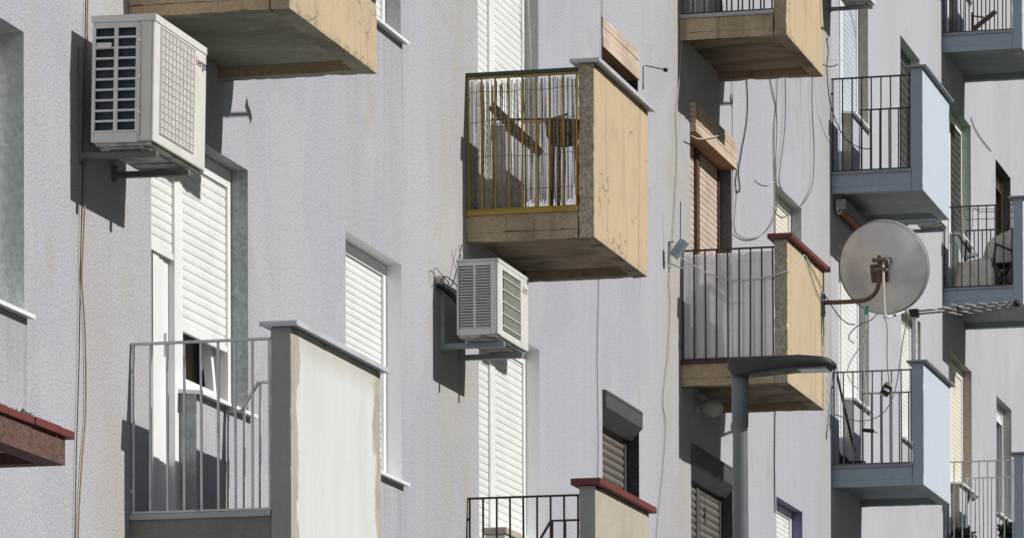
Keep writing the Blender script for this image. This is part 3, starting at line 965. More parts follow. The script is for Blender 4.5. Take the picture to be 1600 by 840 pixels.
# canopy slab with red edge at the lower left
cb = MB()
cb.box(0, 0.884, -9.2, -3.48, 0.03, 0.10, sides={'-z': 1})
cb.box(0.78, 0.884, -9.2, -3.48, -0.022, 0.0295, sides={'-z': 0, '+z': None})
cb.box(0, 0.779, -3.58, -3.48, -0.022, 0.0295, sides={'-z': 0, '+z': None})
cn = cb.build('canopy', [M['red_render'], M['cream_soffit']], lav)
cn['label'] = 'red brown canopy slab with pale soffit'
kb = MB()
y = -9.2
while y < -3.42:
    y2 = min(y + 0.33, -3.41)
    dz = random.uniform(-0.004, 0.004)
    kb.box(0.0, 0.905 + random.uniform(-0.005, 0.005), y + 0.002, y2 - 0.002, 0.101, 0.137 + dz)
    y = y2
kb.build('coping', M['red_tile'], cn, bevel=0.004)

# ------------------------------------------------------------------ text helper
def lettering(body, size, loc, mt, parent, name='lettering'):
    cu = bpy.data.curves.new(name, 'FONT')
    cu.body = body
    cu.size = size
    cu.extrude = 0.0006
    tmp = bpy.data.objects.new(name, cu)
    dg = bpy.context.evaluated_depsgraph_get()
    col.objects.link(tmp)
    dg.update()
    me = bpy.data.meshes.new_from_object(tmp.evaluated_get(bpy.context.evaluated_depsgraph_get()))
    wdt = max(v.co.x for v in me.vertices)
    for v in me.vertices:                       # text x -> +Y, text y -> +Z, face -> +X
        a, b, c = v.co
        v.co = (c + loc[0], a + loc[1], b + loc[2])
    me.materials.clear()
    me.materials.append(mt)
    bpy.data.objects.remove(tmp)
    o = bpy.data.objects.new(name, me)
    col.objects.link(o)
    o.parent = parent
    return o, wdt


# ------------------------------------------------------------------ air conditioners
def bracket_arm(y, x1, zt, hh, mt, parent):
    b = MB()
    b.box(0.0, x1, y - 0.02, y + 0.02, zt - 0.034, zt - 0.030)
    b.box(0.0, x1, y - 0.02, y - 0.016, zt - 0.030, zt - 0.002)
    b.box(0.0, x1, y + 0.016, y + 0.02, zt - 0.030, zt - 0.002)
    b.box(0.001, 0.03, y - 0.021, y + 0.021, zt - 0.04, zt + hh)
    b.bar((0.03, y, zt + 0.0), (0.03, y, zt + 0.02), 0.012)
    b.build('bracket', mt, parent)


def ac_big(root_loc, label):
    r = empty('air_conditioner', root_loc, label, 'air conditioner', 'air conditioners on wall brackets')
    o = Vector(root_loc)

    class W(MB):
        def fin(self, *a, **k):
            self.v = [v + o for v in self.v]
            return self.build(*a, **k)
    x0, x1, wd, h = 0.105, 0.44, 0.84, 0.62
    c = W()
    c.box(x0, x1 - 0.016, 0.065, wd, 0.0, h)                                    # main body
    c.box(0.352, x1 - 0.0165, 0.004, 0.065, 0.0, h)                             # solid near corner
    c.box(x0, 0.120, 0.004, 0.0645, 0.0, h)
    c.box(0.120, 0.352, 0.004, 0.0645, h - 0.045, h)
    c.box(0.120, 0.352, 0.004, 0.0645, 0.0, 0.05)
    c.fin('casing', M['ac_white'], r, bevel=0.006)
    W().box(x1 - 0.0155, x1, 0.0, wd, -0.005, h + 0.002).fin('front_panel', M['ac_white'], r, bevel=0.012)
    t_ = W()
    t_.box(x0 - 0.004, x1 + 0.004, -0.003, wd + 0.004, h + 0.0025, h + 0.014)
    t_.box(x1 + 0.001, x1 + 0.0045, -0.003, wd + 0.004, h - 0.022, h + 0.0024)
    t_.box(x0 - 0.004, x1 + 0.001, -0.003, 0.0, h - 0.02, h + 0.0024)
    t_.fin('lid', M['ac_white'], r, bevel=0.005)
    W().box(0.120, 0.352, 0.03, 0.06, 0.05, h - 0.045).fin('coil', M['coil'], r)
    g = W()
    g.box(0.118, 0.128, -0.003, 0.010, 0.045, h - 0.04)
    g.box(0.225, 0.247, -0.003, 0.010, 0.045, h - 0.04)
    g.box(0.340, 0.352, -0.003, 0.010, 0.045, h - 0.04)
    n = 10
    for i in range(n + 1):
        z = 0.05 + (h - 0.095) * i / n
        g.box(0.1285, 0.2245, -0.002, 0.009, z - 0.0055, z + 0.0055)
        g.box(0.2475, 0.3395, -0.002, 0.009, z - 0.0055, z + 0.0055)
    g.box(0.3525, 0.364, -0.004, 0.004, 0.03, h - 0.03)
    for z in (0.14, 0.32, 0.5):
        g.lathe([(0.001, -0.001), (0.007, 0.0), (0.007, 0.006)], (0.358, -0.010, z), (0, 1, 0), 10)
    g.fin('side_grille', M['ac_white'], r, bevel=0.002)
    W().box(0.135, 0.215, -0.014, -0.003, h - 0.155, h - 0.125).fin('handle', M['ac_white'], r, bevel=0.004)
    W().box(x1 + 0.0003, x1 + 0.004, 0.085, 0.635, 0.045, h - 0.03).fin('fan_guard', M['ac_tan'], r, bevel=0.002)
    gw = W()
    for i in range(10):
        y = 0.095 + 0.53 * i / 9
        gw.box(x1 + 0.0042, x1 + 0.008, y - 0.0022, y + 0.0022, 0.05, h - 0.035)
    for i in range(15):
        z = 0.053 + (h - 0.091) * i / 14
        gw.box(x1 + 0.0042, x1 + 0.0075, 0.09, 0.63, z - 0.0018, z + 0.0018)
    gw.fin('guard_wire', M['ac_wire'], r)
    b = W()
    b.box(x0 + 0.02, x1 - 0.02, 0.02, wd - 0.015, -0.018, -0.0005)
    for (ya, yb) in ((0.05, 0.2), (0.26, 0.45), (0.5, 0.72)):
        b.box(x0 + 0.05, x1 - 0.06, ya, yb, -0.027, -0.0185)
        b.lathe([(0.035, -0.03), (0.045, -0.0275)], ((x0 + x1) / 2, (ya + yb) / 2, 0), (0, 0, 1), 14)
    for y in (0.07, wd - 0.12):
        b.box(x0 + 0.03, x0 + 0.08, y, y + 0.04, -0.034, -0.019)
        b.box(x1 - 0.09, x1 - 0.04, y, y + 0.04, -0.034, -0.019)
    b.fin('base_tray', M['tray'], r, bevel=0.004)
    for y in (0.10, 0.62):
        bb = W()
        bb.box(0.012, 0.43, y - 0.02, y + 0.02, -0.066, -0.036)
        bb.box(0.006, 0.03, y - 0.021, y + 0.021, -0.085, 0.5 if y < 0.2 else 0.0)
        bb.fin('bracket', M['bracket'], r, bevel=0.003)
    t1, wa = lettering('b', 0.068, (x1 + 0.001, 0.665, h - 0.105), M['red_text'], r)
    lettering('ergen', 0.068, (x1 + 0.001, 0.665 + wa + 0.003, h - 0.105), M['navy_text'], r)
    r.rotation_euler = (0, R(1.1), 0)
    return r


def ac_small(root_loc, label):
    r = empty('air_conditioner', root_loc, label, 'air conditioner', 'air conditioners on wall brackets')
    o = Vector(root_loc)

    class W(MB):
        def fin(self, *a, **k):
            self.v = [v + o for v in self.v]
            return self.build(*a, **k)
    x0, x1, wd, h = 0.149, 0.43, 0.81, 0.475
    c = W()
    c.box(x0, x1 - 0.014, 0.05, wd, 0.0, h - 0.002)
    c.box(x1 - 0.055, x1 - 0.0145, 0.003, 0.05, 0.0, h - 0.002)
    c.box(x0, x0 + 0.016, 0.003, 0.05, 0.0, h - 0.002)
    c.box(x0 + 0.016, x1 - 0.055, 0.003, 0.05, h - 0.03, h - 0.002)
    c.box(x0 + 0.016, x1 - 0.055, 0.003, 0.05, 0.0, 0.04)
    c.fin('casing', M['ac_grey'], r, bevel=0.005)
    W().box(x0 + 0.016, x1 - 0.055, 0.03, 0.049, 0.04, h - 0.03).fin('coil', M['black'], r)
    g = W()
    ra, rb_ = x0 + 0.016, x1 - 0.055
    mid = (ra + rb_) / 2
    g.box(mid - 0.008, mid + 0.008, 0.002, 0.015, 0.04, h - 0.03)
    for i in range(22):
        z = 0.05 + (h - 0.09) * i / 21
        for (a, b) in ((ra + 0.004, mid - 0.008), (mid + 0.008, rb_ - 0.004)):
            g.add([(a, 0.002, z - 0.008), (b, 0.002, z - 0.008), (b, 0.012, z + 0.004), (a, 0.012, z + 0.004),
                   (a, 0.004, z - 0.0095), (b, 0.004, z - 0.0095), (b, 0.014, z + 0.0025), (a, 0.014, z + 0.0025)],
                  [(0, 1, 2, 3), (7, 6, 5, 4), (0, 4, 5, 1), (3, 2, 6, 7)])
    g.fin('side_grille', M['ac_grey'], r)
    # front plate with a rounded square opening: four strips round a recess
    ya, yb, za, zb = 0.115, 0.60, 0.04, h - 0.045
    fp = W()
    xa = x1 - 0.0135
    fp.box(xa, x1, 0.0, ya, -0.003, h)
    fp.box(xa, x1, yb, wd, -0.003, h)
    fp.box(xa, x1, ya, yb, -0.003, za)
    fp.box(xa, x1, ya, yb, zb, h)
    fp.fin('front_panel', M['ac_white'], r, bevel=0.006)
    W().box(xa - 0.0005, xa + 0.001, ya, yb, za, zb).fin('fan_opening', M['black'], r)
    fn = W()
    for i in range(46):
        y = ya + 0.05 + (yb - ya - 0.055) * i / 45
        fn.bar((x1 - 0.008, y - 0.004, za + 0.01), (x1 - 0.008, y + 0.004, zb - 0.006), 0.0065, 0.004)
    fn.fin('fan_fins', M['ac_fin'], r)
    gw = W()
    for i in range(5):
        z = za + (zb - za) * (i + 0.4) / 5
        gw.box(x1 - 0.003, x1 + 0.002, ya - 0.003, yb + 0.003, z - 0.003, z + 0.003)
    gw.fin('fan_guard', M['ac_white'], r)
    t_ = W()
    t_.box(x0 - 0.003, x1 + 0.003, -0.003, wd + 0.003, h + 0.0005, h + 0.012)
    t_.box(x1 + 0.0005, x1 + 0.003, -0.003, wd + 0.003, h - 0.012, h + 0.0004)
    t_.fin('lid', M['ac_grey'], r, bevel=0.004)
    b = W()
    b.box(x0 + 0.01, x1 - 0.015, 0.015, wd - 0.01, -0.016, -0.0005)
    for (p, q) in ((0.06, 0.22), (0.3, 0.48), (0.55, 0.74)):
        b.box(x0 + 0.04, x1 - 0.05, p, q, -0.024, -0.0165)
    b.fin('base_tray', M['tray'], r, bevel=0.003)
    for y in (0.16, 0.66):
        bb = W()
        bb.box(0.0, 0.43, y - 0.018, y + 0.018, -0.065, -0.03)
        bb.box(0.001, 0.03, y - 0.019, y + 0.019, -0.075, 0.36)
        bb.fin('bracket', M['bracket_blue'], r, bevel=0.002)
    # maker's mark: three small red diamonds and two grey lines
    dm = W()
    for (dy, dz) in ((0.665, h - 0.075), (0.653, h - 0.098), (0.677, h - 0.098)):
        dm.add([(x1 + 0.0012, dy, dz + 0.012), (x1 + 0.0012, dy + 0.010, dz), (x1 + 0.0012, dy, dz - 0.012), (x1 + 0.0012, dy - 0.010, dz)], [(3, 2, 1, 0)])
    dm.fin('emblem', M['red_text'], r)
    lettering('MITSUBISHI', 0.018, (x1 + 0.001, 0.695, h - 0.085), M['grey_text'], r)
    lettering('ELECTRIC', 0.018, (x1 + 0.001, 0.695, h - 0.106), M['grey_text'], r)
    return r


ac_big((-0.012, -0.87, 1.955), 'large white air conditioner with squared fan guard above the half shuttered door')
acs = ac_small((0, 6.14, 2.03), 'small louvred air conditioner under the balcony with the reed screen')
for (loc, lb) in (((0, 19.95, 7.35), 'air conditioner seen only from below beside the topmost pale blue shutter'),
                  ((0, 24.42, 6.0), 'air conditioner whose dark underside peeks out above the satellite dish')):
    c = copy_tree(acs)
    c.location = loc
    c['label'] = lb
# hose bundle of the small unit
hb = MB()
for q in range(4):
    p0 = at(684, 446, X=0.012) + Vector((0, 0.01 * q, 0.004 * q))
    hb.tube([p0, Vector((0.05, p0.y + 0.05, p0.z - 0.02 - .01 * q)), Vector((0.11, 6.22 + .01 * q, 2.30 - .01 * q)), Vector((0.16, 6.26, 2.17)), Vector((0.2, 6.3, 2.08))], 0.013 - 0.002 * q, 8, curve=6)
h_ = hb.build('hose', M['wire_black'], acs)
fm = MB()
p = at(683, 438, X=0.0)
fm.lathe([(0.001, 0.05), (0.018, 0.045), (0.028, 0.025), (0.035, 0.0)], p, (1, 0, 0.2), 12)
fm.build('sealant', M['foam'], acs)

# ------------------------------------------------------------------ satellite dish
def dish(label):
    base = Vector((D_OUT, 15.38, 3.655))
    r = empty('satellite_dish', base, label, 'satellite dish', 'satellite dishes fixed to balcony fronts')
    wp = MB()
    wp.box(D_OUT + 0.001, D_OUT + 0.009, 15.30, 15.46, 3.55, 3.74)
    for (dy, dz) in ((15.33, 3.58), (15.43, 3.58), (15.33, 3.71), (15.43, 3.71)):
        wp.lathe([(0.011, 0.0), (0.011, 0.008), (0.001, 0.009)], (D_OUT + 0.009, dy, dz), (1, 0, 0), 6)
    wp.build('wall_plate', M['bracket_blue'], r)
    MB().tube([(D_OUT + 0.009, 15.38, 3.655), (1.15, 15.38, 3.655), (1.27, 15.38, 3.67), (1.345, 15.38, 3.74), (1.368, 15.38, 3.86), (1.37, 15.38, 4.03)], 0.019, 12, curve=6).build('arm', M['rust'], r)
    n = Vector((0.20, 0.94, 0.27)).normalized()
    c = at(1374, 420, Y=15.50)
    prof = []
    N = 14
    R0, DEP = 0.385, 0.085
    for i in range(N + 1):
        q = R0 * i / N
        prof.append((q, DEP * (q / R0) ** 2))
    prof += [(R0 + 0.006, DEP + 0.002), (R0 + 0.008, DEP + 0.022), (R0 - 0.002, DEP + 0.024), (R0 - 0.006, DEP + 0.004)]
    for i in range(N, -1, -1):
        q = (R0 - 0.008) * i / N
        prof.append((q, 0.004 + DEP * (q / R0) ** 2))
    # a tall oval: stretched along the dish's own upright direction
    mb = MB().lathe(prof, c, n, 64)
    upd = (Vector((0, 0, 1)) - n * n.z).normalized()
    mb.v = [v + upd * ((v - c).dot(upd) * -0.01) for v in mb.v]
    # shallow dents
    for (du_, dv_, rad, dep) in ((0.05, 0.10, 0.07, 0.010), (0.10, -0.02, 0.06, -0.012), (-0.12, 0.15, 0.1, 0.006)):
        sd = n.cross(upd)
        pc = c + sd * -du_ + upd * dv_
        for i, v in enumerate(mb.v):
            q = (v - pc) - n * (v - pc).dot(n)
            if q.length < rad:
                mb.v[i] = v + n * dep * (0.5 + 0.5 * math.cos(math.pi * q.length / rad))
    d = mb.build('dish', M['dishm'], r)
    rim = MB()
    rim.lathe([(R0 + 0.0085, DEP - 0.004), (R0 + 0.012, DEP + 0.004), (R0 + 0.014, DEP + 0.055), (R0 + 0.003, DEP + 0.055)], c, n, 64)
    rim.v = [v + upd * ((v - c).dot(upd) * -0.01) for v in rim.v]
    rim.build('rim', M['dish_rim'], d)
    mp = MB()
    sd = n.cross(upd)
    pl = c - upd * 0.035
    for (a0, a1, b0, b1, t0, t1) in ((-0.075, 0.075, -0.075, 0.075, -0.016, -0.006),):
        vs = [pl + sd * a + upd * b + n * t_ for t_ in (t0, t1) for (a, b) in ((a0, b0), (a1, b0), (a1, b1), (a0, b1))]
        mp.add(vs, [(0, 1, 2, 3), (7, 6, 5, 4), (0, 4, 5, 1), (1, 5, 6, 2), (2, 6, 7, 3), (3, 7, 4, 0)])
    mp.build('mount_plate', M['rust'], r)
    cl = MB()
    for dz in (-0.03, 0.05):
        cl.bar((1.31, 15.37, 3.94 + dz), (1.43, 15.37, 3.94 + dz), 0.07, 0.022)
        cl.bar((1.32, 15.335, 3.94 + dz), (1.32, 15.45, 3.94 + dz), 0.014)
        cl.bar((1.42, 15.335, 3.94 + dz), (1.42, 15.45, 3.94 + dz), 0.014)
    cl.bar((1.425, 15.40, 3.97), (1.44, 15.46, 4.0), 0.03, 0.05)
    cl.build('clamp', M['bracket'], r)
    # feed arm: from the mount down behind the dish, then forward below its rim
    tip = c + n * 0.48 - upd * 0.40
    MB().tube([(1.40, 15.37, 3.95), (1.405, 15.37, 3.72), (1.408, 15.40, 3.56), (1.43, 15.47, 3.525), tip + Vector((0, 0, -0.02))], 0.011, 8, curve=6).build('feed_arm', M['galv'], r)
    lb = MB()
    dr = (c + n * 0.10 - tip).normalized()
    lb.lathe([(0.001, -0.07), (0.024, -0.068), (0.026, 0.0), (0.018, 0.01), (0.03, 0.04), (0.03, 0.06), (0.001, 0.062)], tip, dr, 14)
    lb.build('feed_horn', M['globe'], r)
    return r


d0 = dish('weathered grey satellite dish seen from behind on a rusty arm')
for (dl, lb) in ((Vector((0, -2 * L + 0.02, 0)), 'satellite dish on the flaking balcony front above the large air conditioner'),
                 (Vector((0, 0, H)), 'satellite dish on the front of the cream balcony with black railing')):
    c = copy_tree(d0)
    c.location = d0.location + dl
    c['label'] = lb

# ------------------------------------------------------------------ television aerial
ar = empty('tv_antenna', (0.80, 20.95, 3.95), 'many rodded television aerial on a short galvanised mast', 'aerial')
pb_, pt_ = at(1430, 572, Y=20.95), at(1430, 483, Y=20.95)
MB().tube([(pb_.x, 20.95, 3.70), (pb_.x, 20.95, pt_.z)], 0.024, 12).build('mast', M['alu'], ar)
a0 = at(1421, 487, Y=20.93)
bd = Vector((1.0, -0.30, 0.0)).normalized()
b0 = a0
b1 = a0 + bd * 1.12
bm_ = MB()
for dz in (0.0, -0.028):
    bm_.tube([b0 + Vector((0, 0, dz)), b1 + Vector((0, 0, dz))], 0.009, 8)
bm_.build('boom', M['bracket'], ar)
el_ = MB()
side = Vector((0.50, 1.0, 0)).normalized()
for i in range(15):
    q = 0.30 + 0.80 * (1 - (1 - i / 14) ** 1.25)
    ln = 0.26 * (1 - i / 14) ** 1.3 + 0.05
    p = b0 + bd * q
    dz = -0.028 if i % 2 else 0
    el_.tube([p + Vector((0, 0, dz)) - side * ln, p + Vector((0, 0, dz)) + side * ln], 0.0026, 5)
el_.build('rods', M['ac_wire'], ar)
cl = MB()
cl.box(pt_.x - 0.035, pt_.x + 0.035, 20.88, 20.99, pt_.z - 0.075, pt_.z - 0.03)
cl.bar(b0, b0 + bd * 0.09, 0.04, 0.045)
cl.bar(b0 + bd * 0.50, b0 + bd * 0.53, 0.03, 0.05)
cl.lathe([(0.001, -0.03), (0.03, -0.028), (0.033, 0.02), (0.001, 0.022)], b1 + Vector((0.0, 0, -0.014)), bd, 12)
cl.build('clamp', M['black'], ar)

# ------------------------------------------------------------------ street lamp
LY = 6.0
lp = empty('street_lamp', (at(1156, 700, Y=LY).x, LY, GZ), 'slate grey street lamp with a flat tapering head', 'street lamp')
lx = at(1156.5, 640, Y=LY).x
ztop = at(1156, 590, Y=LY).z
MB().tube([(lx, LY, GZ), (lx, LY, ztop - 0.30)], 0.075, 20, r1=0.0475).build('pole', M['pole'], lp)
zc = at(1156, 614, Y=LY).z
MB().lathe([(0.0475, ztop - 0.32), (0.052, ztop - 0.31), (0.054, zc), (0.054, ztop + 0.04), (0.001, ztop + 0.041)], (lx, LY, 0), (0, 0, 1), 20).build('collar', M['pole'], lp)
secs = [(1138, 564, 570, 0.03), (1140, 562, 578, 0.075), (1146, 560.5, 588, 0.10), (1162, 559.5, 590, 0.105), (1185, 558.5, 586, 0.12), (1212, 558, 582.5, 0.14), (1235, 557.5, 580, 0.145),
        (1262, 557.5, 577.5, 0.145), (1285, 559, 576, 0.135), (1298, 561, 575, 0.115), (1304, 565, 574, 0.08), (1306, 569, 572, 0.03)]
hv, hf = [], []
NS = 20
for (px, ya, yb, hw) in secs:
    a, b = at(px, ya, Y=LY), at(px, yb, Y=LY)
    cz, hz = (a.z + b.z) / 2, (a.z - b.z) / 2
    for q in range(NS):
        an = 2 * math.pi * q / NS
        ca, sa = math.cos(an), math.sin(an)
        ex = 0.35
        hv.append((a.x, LY + hw * math.copysign(abs(ca) ** ex, ca), cz + hz * math.copysign(abs(sa) ** ex, sa)))
for i in range(len(secs) - 1):
    for q in range(NS):
        q2 = (q + 1) % NS
        hf.append((i * NS + q, i * NS + q2, (i + 1) * NS + q2, (i + 1) * NS + q))
hm = MB().add(hv, hf, smooth=True)
hm.add(hv[:NS], [tuple(range(NS))])
hm.add(hv[-NS:], [tuple(reversed(range(NS)))])
hd = hm.build('lamp_head', M['lamp_dark'], lp)
a, b = at(1250, 579.5, Y=LY), at(1296, 576, Y=LY)
MB().box(a.x, b.x, LY - 0.10, LY + 0.10, b.z - 0.008, b.z + 0.012).build('lens', M['lens'], lp, bevel=0.006)
a = at(1240, 557, Y=LY)
MB().box(a.x, a.x + 0.05, LY - 0.03, LY + 0.03, a.z - 0.004, a.z + 0.01).build('sensor', M['black'], lp, bevel=0.003)

# ------------------------------------------------------------------ globe lamp under the cream balcony
g0 = Vector((0.10, 14.47, 2.685))
gl = empty('wall_lamp', (0.0, g0.y, g0.z), 'dusty white globe lamp on the wall under the sheeted cream balcony', 'wall lamp')
MB().lathe([(0.06, 0.0), (0.06, 0.025), (0.045, 0.03), (0.04, 0.06)], (0, g0.y, g0.z + 0.01), (1, 0, 0), 18).build('base', M['globe'], gl)
MB().lathe([(0.001, -0.075), (0.05, -0.068), (0.09, -0.04), (0.104, 0.0), (0.09, 0.04), (0.05, 0.068), (0.001, 0.075)], (0.12, g0.y, g0.z - 0.005), (0, 0, 1), 24).build('lamp_shade', M['globe'], gl)

# ------------------------------------------------------------------ pipe bracket on the wall beside the sheeted balcony
pr_ = at(1046, 396, X=0.0)
pk = empty('pipe_bracket', pr_, 'short grey steel tube slanting from a wall bracket beside the sheeted balcony', 'bracket')
bk = MB()
ta, tb = at(1044, 378, X=0.0), at(1043, 410, X=0.0)
bk.bar((0.004, ta.y, ta.z), (0.004, tb.y, tb.z), 0.03, 0.006)
bk.bar((0.004, tb.y, tb.z), (0.10, tb.y + .1, tb.z - 0.035), 0.02, 0.008)
bk.bar((0.004, ta.y, ta.z), (0.05, ta.y, ta.z), 0.02, 0.008)
bk.build('bracket', M['bracket_blue'], pk)
ty = 13.2
MB().tube([at(1052, 401, Y=ty), at(1070, 376, Y=ty)], 0.044, 16).build('tube', M['bracket_blue'], pk)
MB().tube([at(1063, 372, Y=ty), at(1063.5, 315, Y=ty)], 0.004, 6).build('rod', M['wire_black'], pk)

# small hook on the wall right of the yellow railed balcony
hk = empty('wall_hook', at(1005, 103, X=0), 'thin black arm with a knob on bare wall right of the pine box', 'hook')
hy = at(1005, 103, X=0).y
MB().tube([at(1005, 140, X=0.004), at(1005, 104, X=0.004), at(1010, 103, Y=hy), at(1038, 109, Y=hy)], 0.0045, 6).build('arm', M['wire_black'], hk)
MB().lathe([(0.001, -0.02), (0.015, -0.015), (0.018, 0.01), (0.001, 0.02)], at(1040, 109.5, Y=hy), (1, 0, -0.2), 10).build('knob', M['black'], hk)

# awning cassette under the upper blue balcony
aw = empty('awning', (0, 20.9, 5.42), 'rolled awning cassette with rusty underside beneath a blue grey balcony', 'awning')
MB().box(0.03, 0.13, 20.80, 22.2, 5.425, 5.53).build('cassette', M['grey_cap'], aw, bevel=0.01)
MB().box(0.045, 0.125, 20.82, 22.19, 5.408, 5.424).build('front_bar', M['rust_orange'], aw, bevel=0.003)
MB().tube([(0.05, 20.79, 5.45), (0.055, 20.785, 5.40), (0.075, 20.785, 5.385), (0.09, 20.79, 5.41)], 0.006, 6, curve=4).build('crank_hook', M['galv'], aw)

# ------------------------------------------------------------------ what stands on the balconies
# reed screen behind the yellow railing
u = L + 0.03
z = H
rs = MB()
x = 0.022
while x < 0.762:
    wd = random.uniform(0.0025, 0.0062)
    yy = u + 0.052 + random.uniform(-0.004, 0.004)
    zt = z + 1.05 + random.uniform(-0.03, 0.01)
    zl = z + 0.20 + random.uniform(0, 0.05) if random.random() < 0.8 else z + random.uniform(0.2, 0.4)
    lean = random.gauss(0, 0.006)
    m1 = random.gauss(0, 0.004)
    rs.tube([(x, yy, zl), (x + m1 + lean / 2, yy + 0.003, (zl + zt) / 2), (x + lean, yy, zt)], wd / 2, 5, cap=False)
    x += wd + random.choice((0.0001, 0.0002, 0.0004, 0.0008, 0.0015, 0.003, 0.0055))
for zz in (0.32, 0.55, 0.78, 0.98):
    rs.tube([(0.02 + 0.74 * i / 8, u + 0.046, z + zz + random.gauss(0, 0.006)) for i in range(9)], 0.0022, 4)
tag(rs.build('reed_screen', M['reed']), 'ragged brown reed screen tied inside the ochre yellow railing', 'screen')
# plank and stand behind it
yp = u + 0.45
tag(MB().bar(at(768, 166, Y=yp), at(845, 240, Y=yp), 0.04, 0.06, up=(0, 0, 1)).build('wooden_plank', M['plank']), 'brown plank leaning aslant behind the reed screen', 'plank')
cr = empty('clothes_airer', (0.35, u + 0.7, z + 0.166), 'low dark clothes airer behind the reed screen', 'clothes airer')
f = MB()
for yy in (u + 0.6, u + 0.95):
    a, b = at(768, 187, Y=yy), at(862, 186, Y=yy)
    f.tube([a, b], 0.008, 6)
    for q in (a + Vector((0.02, 0, 0)), b - Vector((0.02, 0, 0))):
        f.tube([q, (q.x, yy, z + 0.168)], 0.005, 6)
f.tube([at(862, 186, Y=u + 0.6), at(888, 178, Y=u + 0.6)], 0.008, 6)
f.build('frame', M['black_iron'], cr)
bx = at(880, 205, Y=u + 0.35)
bs = empty('wicker_basket', (bx.x, bx.y, bx.z - 0.1), 'dark round wicker basket behind the reed screen near the corner', 'basket')
MB().lathe([(0.05, -0.10), (0.09, -0.085), (0.115, -0.02), (0.12, 0.06), (0.11, 0.065), (0.105, -0.02)], bx, (0, 0, 1), 22).build('bowl', M['brown_frame'], bs)
f = MB()
for an in range(3):
    a_ = an * 2.094
    f.tube([(bx.x + 0.09 * math.cos(a_), bx.y + 0.09 * math.sin(a_), bx.z - 0.09), (bx.x + 0.12 * math.cos(a_), bx.y + 0.12 * math.sin(a_), z + 0.167)], 0.013, 6)
f.build('leg', M['brown_frame'], bs)

# ribbed plastic sheet inside the maroon railing
u = 2 * L - 0.02
sh = MB()
n = 96
for i in range(n):
    x0_, x1_ = 0.02 + 0.738 * i / n, 0.02 + 0.738 * (i + 1) / n
    ya_ = u + 0.058 + 0.006 * math.sin(i * 0.78)
    yb_ = u + 0.058 + 0.006 * math.sin((i + 1) * 0.78)
    sh.add([(x0_, ya_, H + 0.185), (x1_, yb_, H + 0.185), (x1_, yb_, H + 1.045), (x0_, ya_, H + 1.045)], [(0, 1, 2, 3)], smooth=True)
for zz in (0.42, 0.64, 0.86, 0.97):
    sh.box(0.02, 0.758, u + 0.0475, u + 0.0495, H + zz, H + zz + 0.003)
tag(sh.build('plastic_sheet', M['sheet']), 'pale ribbed plastic sheet inside the maroon railing of the cream balcony', 'privacy sheet')

# lidded box on the balcony with the red coping
pa, pb2 = at(757, 828, Y=L + 0.55), at(790, 828, Y=L + 0.55)
sx = empty('storage_box', ((pa.x + pb2.x) / 2, L + 0.72, 0.166), 'grey white lidded storage box behind the maroon railing over the red coping', 'storage box')
MB().box(pa.x, pb2.x, L + 0.55, L + 0.95, 0.166, pa.z - 0.03).build('body', M['ac_grey'], sx, bevel=0.01)
MB().box(pa.x - 0.012, pb2.x + 0.012, L + 0.535, L + 0.965, pa.z - 0.029, pa.z + 0.02).build('lid', M['cream_soffit'], sx, bevel=0.008)

# broom and dustpan on the lower blue balcony
yb = 20.766 + 0.25
br = empty('broom', (at(1340, 714, Y=yb).x, yb, H + 0.166), 'black broom leaning behind the grey railing of the lower blue balcony', 'broom')
MB().tube([at(1305, 572, Y=yb), at(1335, 705, Y=yb)], 0.012, 8).build('handle', M['black'], br)
a, b = at(1322, 713, Y=yb), at(1352, 712, Y=yb)
MB().box(a.x, b.x, yb - 0.04, yb + 0.04, H + 0.18, H + 0.25).build('brush_head', M['black'], br, bevel=0.01)
ds = empty('dustpan', (at(1318, 715, Y=yb + 0.2).x, yb + 0.2, H + 0.166), 'black upright dustpan standing beside the broom', 'dustpan')
a = at(1318, 708, Y=yb + 0.2)
dp = MB()
dp.add([(a.x - 0.03, yb + 0.1, H + 0.168), (a.x + 0.15, yb + 0.1, H + 0.168), (a.x + 0.02, yb + 0.12, H + 0.33), (a.x - 0.06, yb + 0.12, H + 0.30),
        (a.x - 0.03, yb + 0.24, H + 0.168), (a.x + 0.15, yb + 0.24, H + 0.168), (a.x + 0.02, yb + 0.22, H + 0.33), (a.x - 0.06, yb + 0.22, H + 0.30)],
       [(0, 1, 2, 3), (7, 6, 5, 4), (1, 5, 6, 2), (2, 6, 7, 3), (3, 7, 4, 0), (0, 4, 5, 1)])
dp.build('pan', M['black'], ds)
MB().tube([(a.x - 0.02, yb + 0.17, H + 0.31), at(1304, 685, Y=yb + 0.17)], 0.012, 8).build('handle', M['black'], ds)

# covered furniture on the far balcony
u, z = 4 * L, 2 * H
zf = z + 0.167


